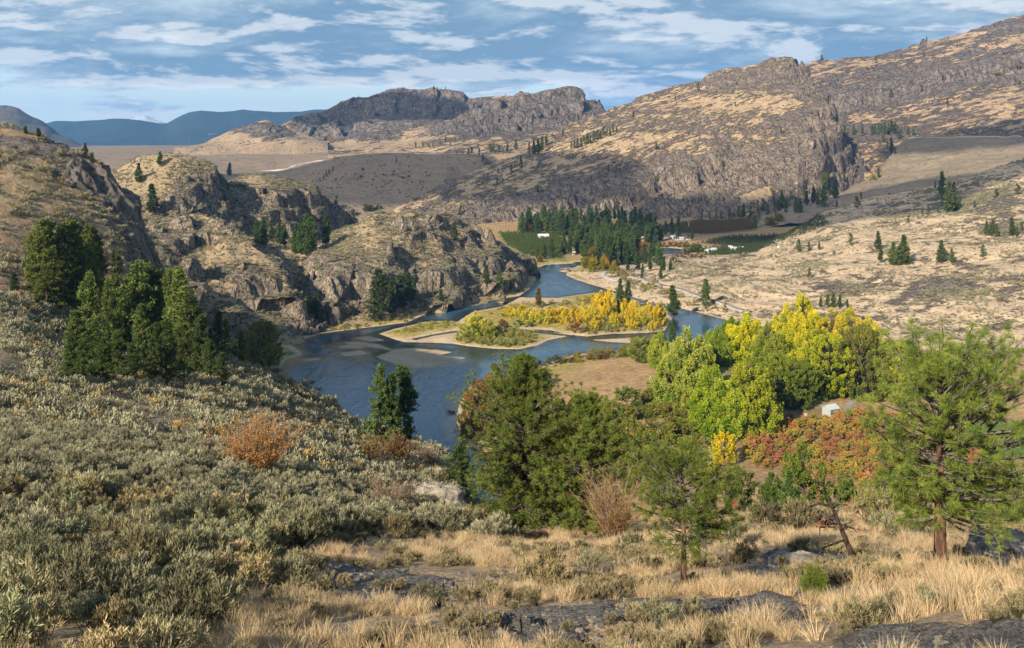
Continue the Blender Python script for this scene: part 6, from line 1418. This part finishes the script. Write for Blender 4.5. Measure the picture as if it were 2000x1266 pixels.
house(1448, 487, 4, 2.6, 2.0, 0, 'white cabin standing in the dark orchard', name='cabin')
house(1622, 812, 4.6, 4.2, 3.2, .5, 'blue-grey board shed with pale roof under the walnut tree', M_SHED, M_SHEDR, name='shed', doorw=.9)
def vehicle(u, v, rz, label, L=5.0, mat=M_CAR, tall=1.0, name='parked_car', cat='car', at=None):
    p = at or hit(u, v); o = empty(name, (p.x, p.y, p.z), rz, label, cat)
    def body(bm):
        pr = [(-L/2,.35),(L/2,.35),(L/2,.85),(L*.30,.98),(L*.14,1.45*tall),(-L*.32,1.48*tall),(-L*.47,1.0),(-L/2,.9)]
        a = [bm.verts.new((x_, -.85, z_)) for x_, z_ in pr]; b = [bm.verts.new((x_, .85, z_)) for x_, z_ in pr]; n = len(pr)
        bm.faces.new(a); bm.faces.new(b[::-1])
        for i in range(n): bm.faces.new([a[i], b[i], b[(i+1) % n], a[(i+1) % n]])
        bmesh.ops.bevel(bm, geom=bm.edges[:], offset=.08, segments=2, affect='EDGES')
    bmo('body', body, mat, o)
    for sy in (-1, 1): bmo('side_window', lambda bm: box(bm, -L*.30, L*.14, sy*.86 - .01, sy*.86 + .01, 1.0, 1.36*tall), M_DARK, o)
    for sx in (-.3, .3):
        for sy in (-1, 1):
            def wh(bm):
                bmesh.ops.create_cone(bm, cap_ends=True, segments=16, radius1=.34, radius2=.34, depth=.22, matrix=Matrix.Translation((L*sx, sy*.8, .34)) @ Matrix.Rotation(math.pi/2, 4, 'X'))
            bmo('wheel', wh, M_DARK, o)
    return o
vehicle(1338, 470, .1, 'white camper van parked on the farm flat', 7.0, M_WHITE, 1.9, 'camper_van', 'camper van')
vehicle(1346, 470, .3, 'pale pickup parked right of the camper van', 5.2)
vehicle(1323, 470, -.4, 'white car parked beside the farmhouse on the flat', 4.6, M_WHITE)
vehicle(1677, 731, .8, 'silver car parked in the shade by the red-trunked tree', 4.6, at=Vector((P(1677,742,H*F/(742-V0))[0], H*F/(742-V0), ground_z(P(1677,742,H*F/(742-V0))[0], H*F/(742-V0)))))
# white crate by the shed
p = hit(1574, 812); o = empty('white_crate', p, .3, 'small white box hive on the ground left of the blue-grey shed', 'box'); bmo('box', lambda bm: box(bm, -.45, .45, -.35, .35, 0, .8), M_WHITE, o); bmo('lid', lambda bm: box(bm, -.5, .5, -.4, .4, .803, .88), M_ROOFW, o)
# orchard wind machines
def wind_machine(u, v, h, label):
    p = hit(u, v); hm = h / F * p.y; o = empty('wind_machine', p, 0, label, 'wind machine'); S = Soup(); S.tube([[0,0,-.5],[0,0,hm*.5],[0,0,hm]], [.32,.26,.22], 10); add_obj('tower', S.mesh('tower', M_WHITE), o)
    bmo('engine_box', lambda bm: box(bm, -.9, .9, -.6, .6, 0, 1.4), M_ROOFW, o); bmo('gearbox', lambda bm: box(bm, -.3, .3, -.7, .5, hm, hm + .5), M_ROOFW, o)
    for s in (-1, 1): bmo('blade', lambda bm: box(bm, s*1.4 - 1.3, s*1.4 + 1.3, -.85, -.75, hm + .1, hm + .38), M_WHITE, o)
wind_machine(1345, 445, 11, 'white wind machine tower among the russet orchard rows'); wind_machine(1520, 484, 10, 'white wind machine tower in the dark orchard on the right')
# orchards: rows of small trees
def orchard(px, nrow, dir_, cols, label, group, h=(2.4,3.2), n=60, name='orchard_tree'):
    pl = wpoly(px); c = pl.mean(0); r = random.Random(int(px[0][0])); a = np.array([math.cos(dir_), math.sin(dir_)]); b = np.array([-a[1], a[0]]); pts = []
    for i in np.arange(-160, 160, nrow):
        for j in np.arange(-160, 160, nrow * .62):
            q = c + a * j + b * i
            if sdist(pl, np.array([q[0]]), np.array([q[1]]))[0] > 1: pts.append((q[0] + r.gauss(0, .4), q[1] + r.gauss(0, .4)))
    P_ = np.array([(x_, y_, ground_z(x_, y_)) for x_, y_ in pts]); return P_
OB = []
for i, (c, lb, uv) in enumerate([((.13,.17,.05),'young green orchard tree at the front corner of the riverside orchard',(1015,500)),((.20,.13,.055),'russet fruit tree at the near edge of the far orchard',(1345,462)),((.09,.12,.045),'dark green fruit tree at the near edge of the dark orchard',(1420,497))]):
    o = leafy(D_SMALL, uv[0], uv[1], 6, 7, lb, 'fruit tree', None, c, name='fruit_tree', idx=i); OB.append(o)
for (px, row, dr, k) in [([(975,460),(1085,463),(1108,480),(1104,508),(1020,503),(985,480)], 6, .5, 0), ([(1270,450),(1350,437),(1470,432),(1478,452),(1380,462),(1300,459)], 7, .1, 1), ([(1370,489),(1500,481),(1540,492),(1470,501),(1375,501)], 6, .1, 2), ([(1365,478),(1420,468),(1600,462),(1620,485),(1560,492),(1480,490)], 7, .15, 2)]:
    q = orchard(px, row, dr, None, None, None)
    if len(q): gn_scatter('orchard_rows', q, [OB[k]], np.random.default_rng(k).uniform(.6, .9, len(q)), 70 + k, .02).color = OB[k].color
    print('orchard', len(q))
# power pylons on the plateau
for u, v, h, lb in [(370,288,17,'tall lattice power pylon on the plateau in front of the blue mountain'),(395,296,12,'lattice power pylon right of the taller one on the plateau')]:
    p = hit(u, v); hm = h / F * p.y; o = empty('power_pylon', p, .3, lb, 'power pylon'); S = Soup(); w_ = hm * .09
    for sx in (-1, 1):
        for sy in (-1, 1): S.tube([[sx*w_, sy*w_, 0], [sx*w_*.3, sy*w_*.3, hm*.7], [0, 0, hm]], .22, 3)
    for i in range(6):
        a, b = i / 6 * .7, (i + 1) / 6 * .7; wa, wb = w_ * (1 - a), w_ * (1 - b); S.tube([[-wa, -wa, a*hm], [wb, -wb, b*hm]], .12, 3); S.tube([[wa, -wa, a*hm], [-wb, -wb, b*hm]], .12, 3)
    add_obj('lattice_tower', S.mesh('lattice_tower', M_STEEL), o)
    for z_ in (.72, .86): S2 = Soup(); S2.tube([[-hm*.16, 0, z_*hm], [hm*.16, 0, z_*hm]], .25, 4); add_obj('cross_arm', S2.mesh('cross_arm', M_STEEL), o)
# driftwood snag at the water's edge
S = Soup(); r = np.random.default_rng(8)
for i in range(14):
    a = r.uniform(0, 6.28); q = np.array([0, 0, .2]); pts_ = [q]
    for k in range(5): q = q + np.array([math.cos(a) * .8 - .5, math.sin(a) * .5, r.uniform(-.1, .5)]) * r.uniform(.5, 1); pts_.append(q); a += r.normal(0, .5)
    S.tube(pts_, np.linspace(.18, .03, 6), 4, .2)
x_, y_ = w0(888, 806); so_ = add_obj('driftwood_snag', S.mesh('driftwood_snag', M_BARKG), None, (x_, y_, 0)); tag(so_, 'dark tangled driftwood snag at the near river bank', 'driftwood')

# ---- haze: one closed box of thin air round the camera and the whole scene
bm = bmesh.new(); bmesh.ops.create_cube(bm, size=1.0, matrix=Matrix.Translation((-2200, 7000, 325)) @ Matrix.Diagonal((15200, 17400, 690, 1))); me = bpy.data.meshes.new('haze'); bm.to_mesh(me); bm.free()
m = NT('haze_air'); vol = m.n('ShaderNodeVolumePrincipled', {'Color': (.20, .49, .96, 1), 'Density': HAZE, 'Anisotropy': 0.2}); oo = m.n('ShaderNodeOutputMaterial'); m.t.links.new(vol.outputs[0], oo.inputs['Volume']); me.materials.append(m.m)
HZ = add_obj('haze', me); HZ['kind'] = 'stuff'

# ================================================================== low clouds outside the frame, whose shadows lie on the hills
def cloud(cx, cy, cz, rx, ry, seed, zc=1400.0, th=70.0, rot=0.0):
    t = (zc - cz) / sd.z; X, Y = cx + sd.x * t, cy + sd.y * t
    a = np.linspace(0, 2 * np.pi, 129)[:-1]; b = np.linspace(-np.pi / 2, np.pi / 2, 40); A, B = np.meshgrid(a, b)
    x = np.cos(A) * np.cos(B) * rx; y = np.sin(A) * np.cos(B) * ry; z = np.sin(B) * th
    n = 1 + .55 * fbm(x + seed * 900, y, z * 2, rx * .55, 4, .6) + .10 * ridged(x, y + seed * 500, z, rx * .2, 3)
    x, y = x * n, y * n; z = z * (1 + .6 * fbm(x, y + 77 * seed, z, rx * .3, 3))
    c, s = math.cos(rot), math.sin(rot); V = np.stack([x * c - y * s, x * s + y * c, z], -1); nb, na = A.shape
    idx = np.arange(nb * na).reshape(nb, na); f = np.stack([idx[:-1], np.roll(idx[:-1], -1, 1), np.roll(idx[1:], -1, 1), idx[1:]], -1).reshape(-1, 4)
    o = add_obj('cloud', mesh_np('cloud', V.reshape(-1, 3), f, None, True, (M_CLOUD,)), None, (X, Y, zc)); o['kind'] = 'stuff'; return o
def _cm():
    m = NT('cloud_white'); a = m.bsdf((.9, .9, .9), 1.0, 0.0); t = m.n('ShaderNodeBsdfTranslucent', {'Color': (.95, .95, .95, 1)}).outputs[0]; tr = m.n('ShaderNodeBsdfTransparent').outputs[0]
    return m.out(m.n('ShaderNodeMixShader', {0: .5, 1: m.n('ShaderNodeMixShader', {0: .6, 1: a, 2: t}).outputs[0], 2: tr}).outputs[0])
M_CLOUD = _cm()
cloud(-190, 1420, 70, 330, 190, 1)
cloud(380, 1210, 10, 270, 170, 2, rot=.3)
cloud(930, 1720, 110, 230, 110, 4, rot=-.2)
cloud(-420, 2950, 200, 260, 160, 6)
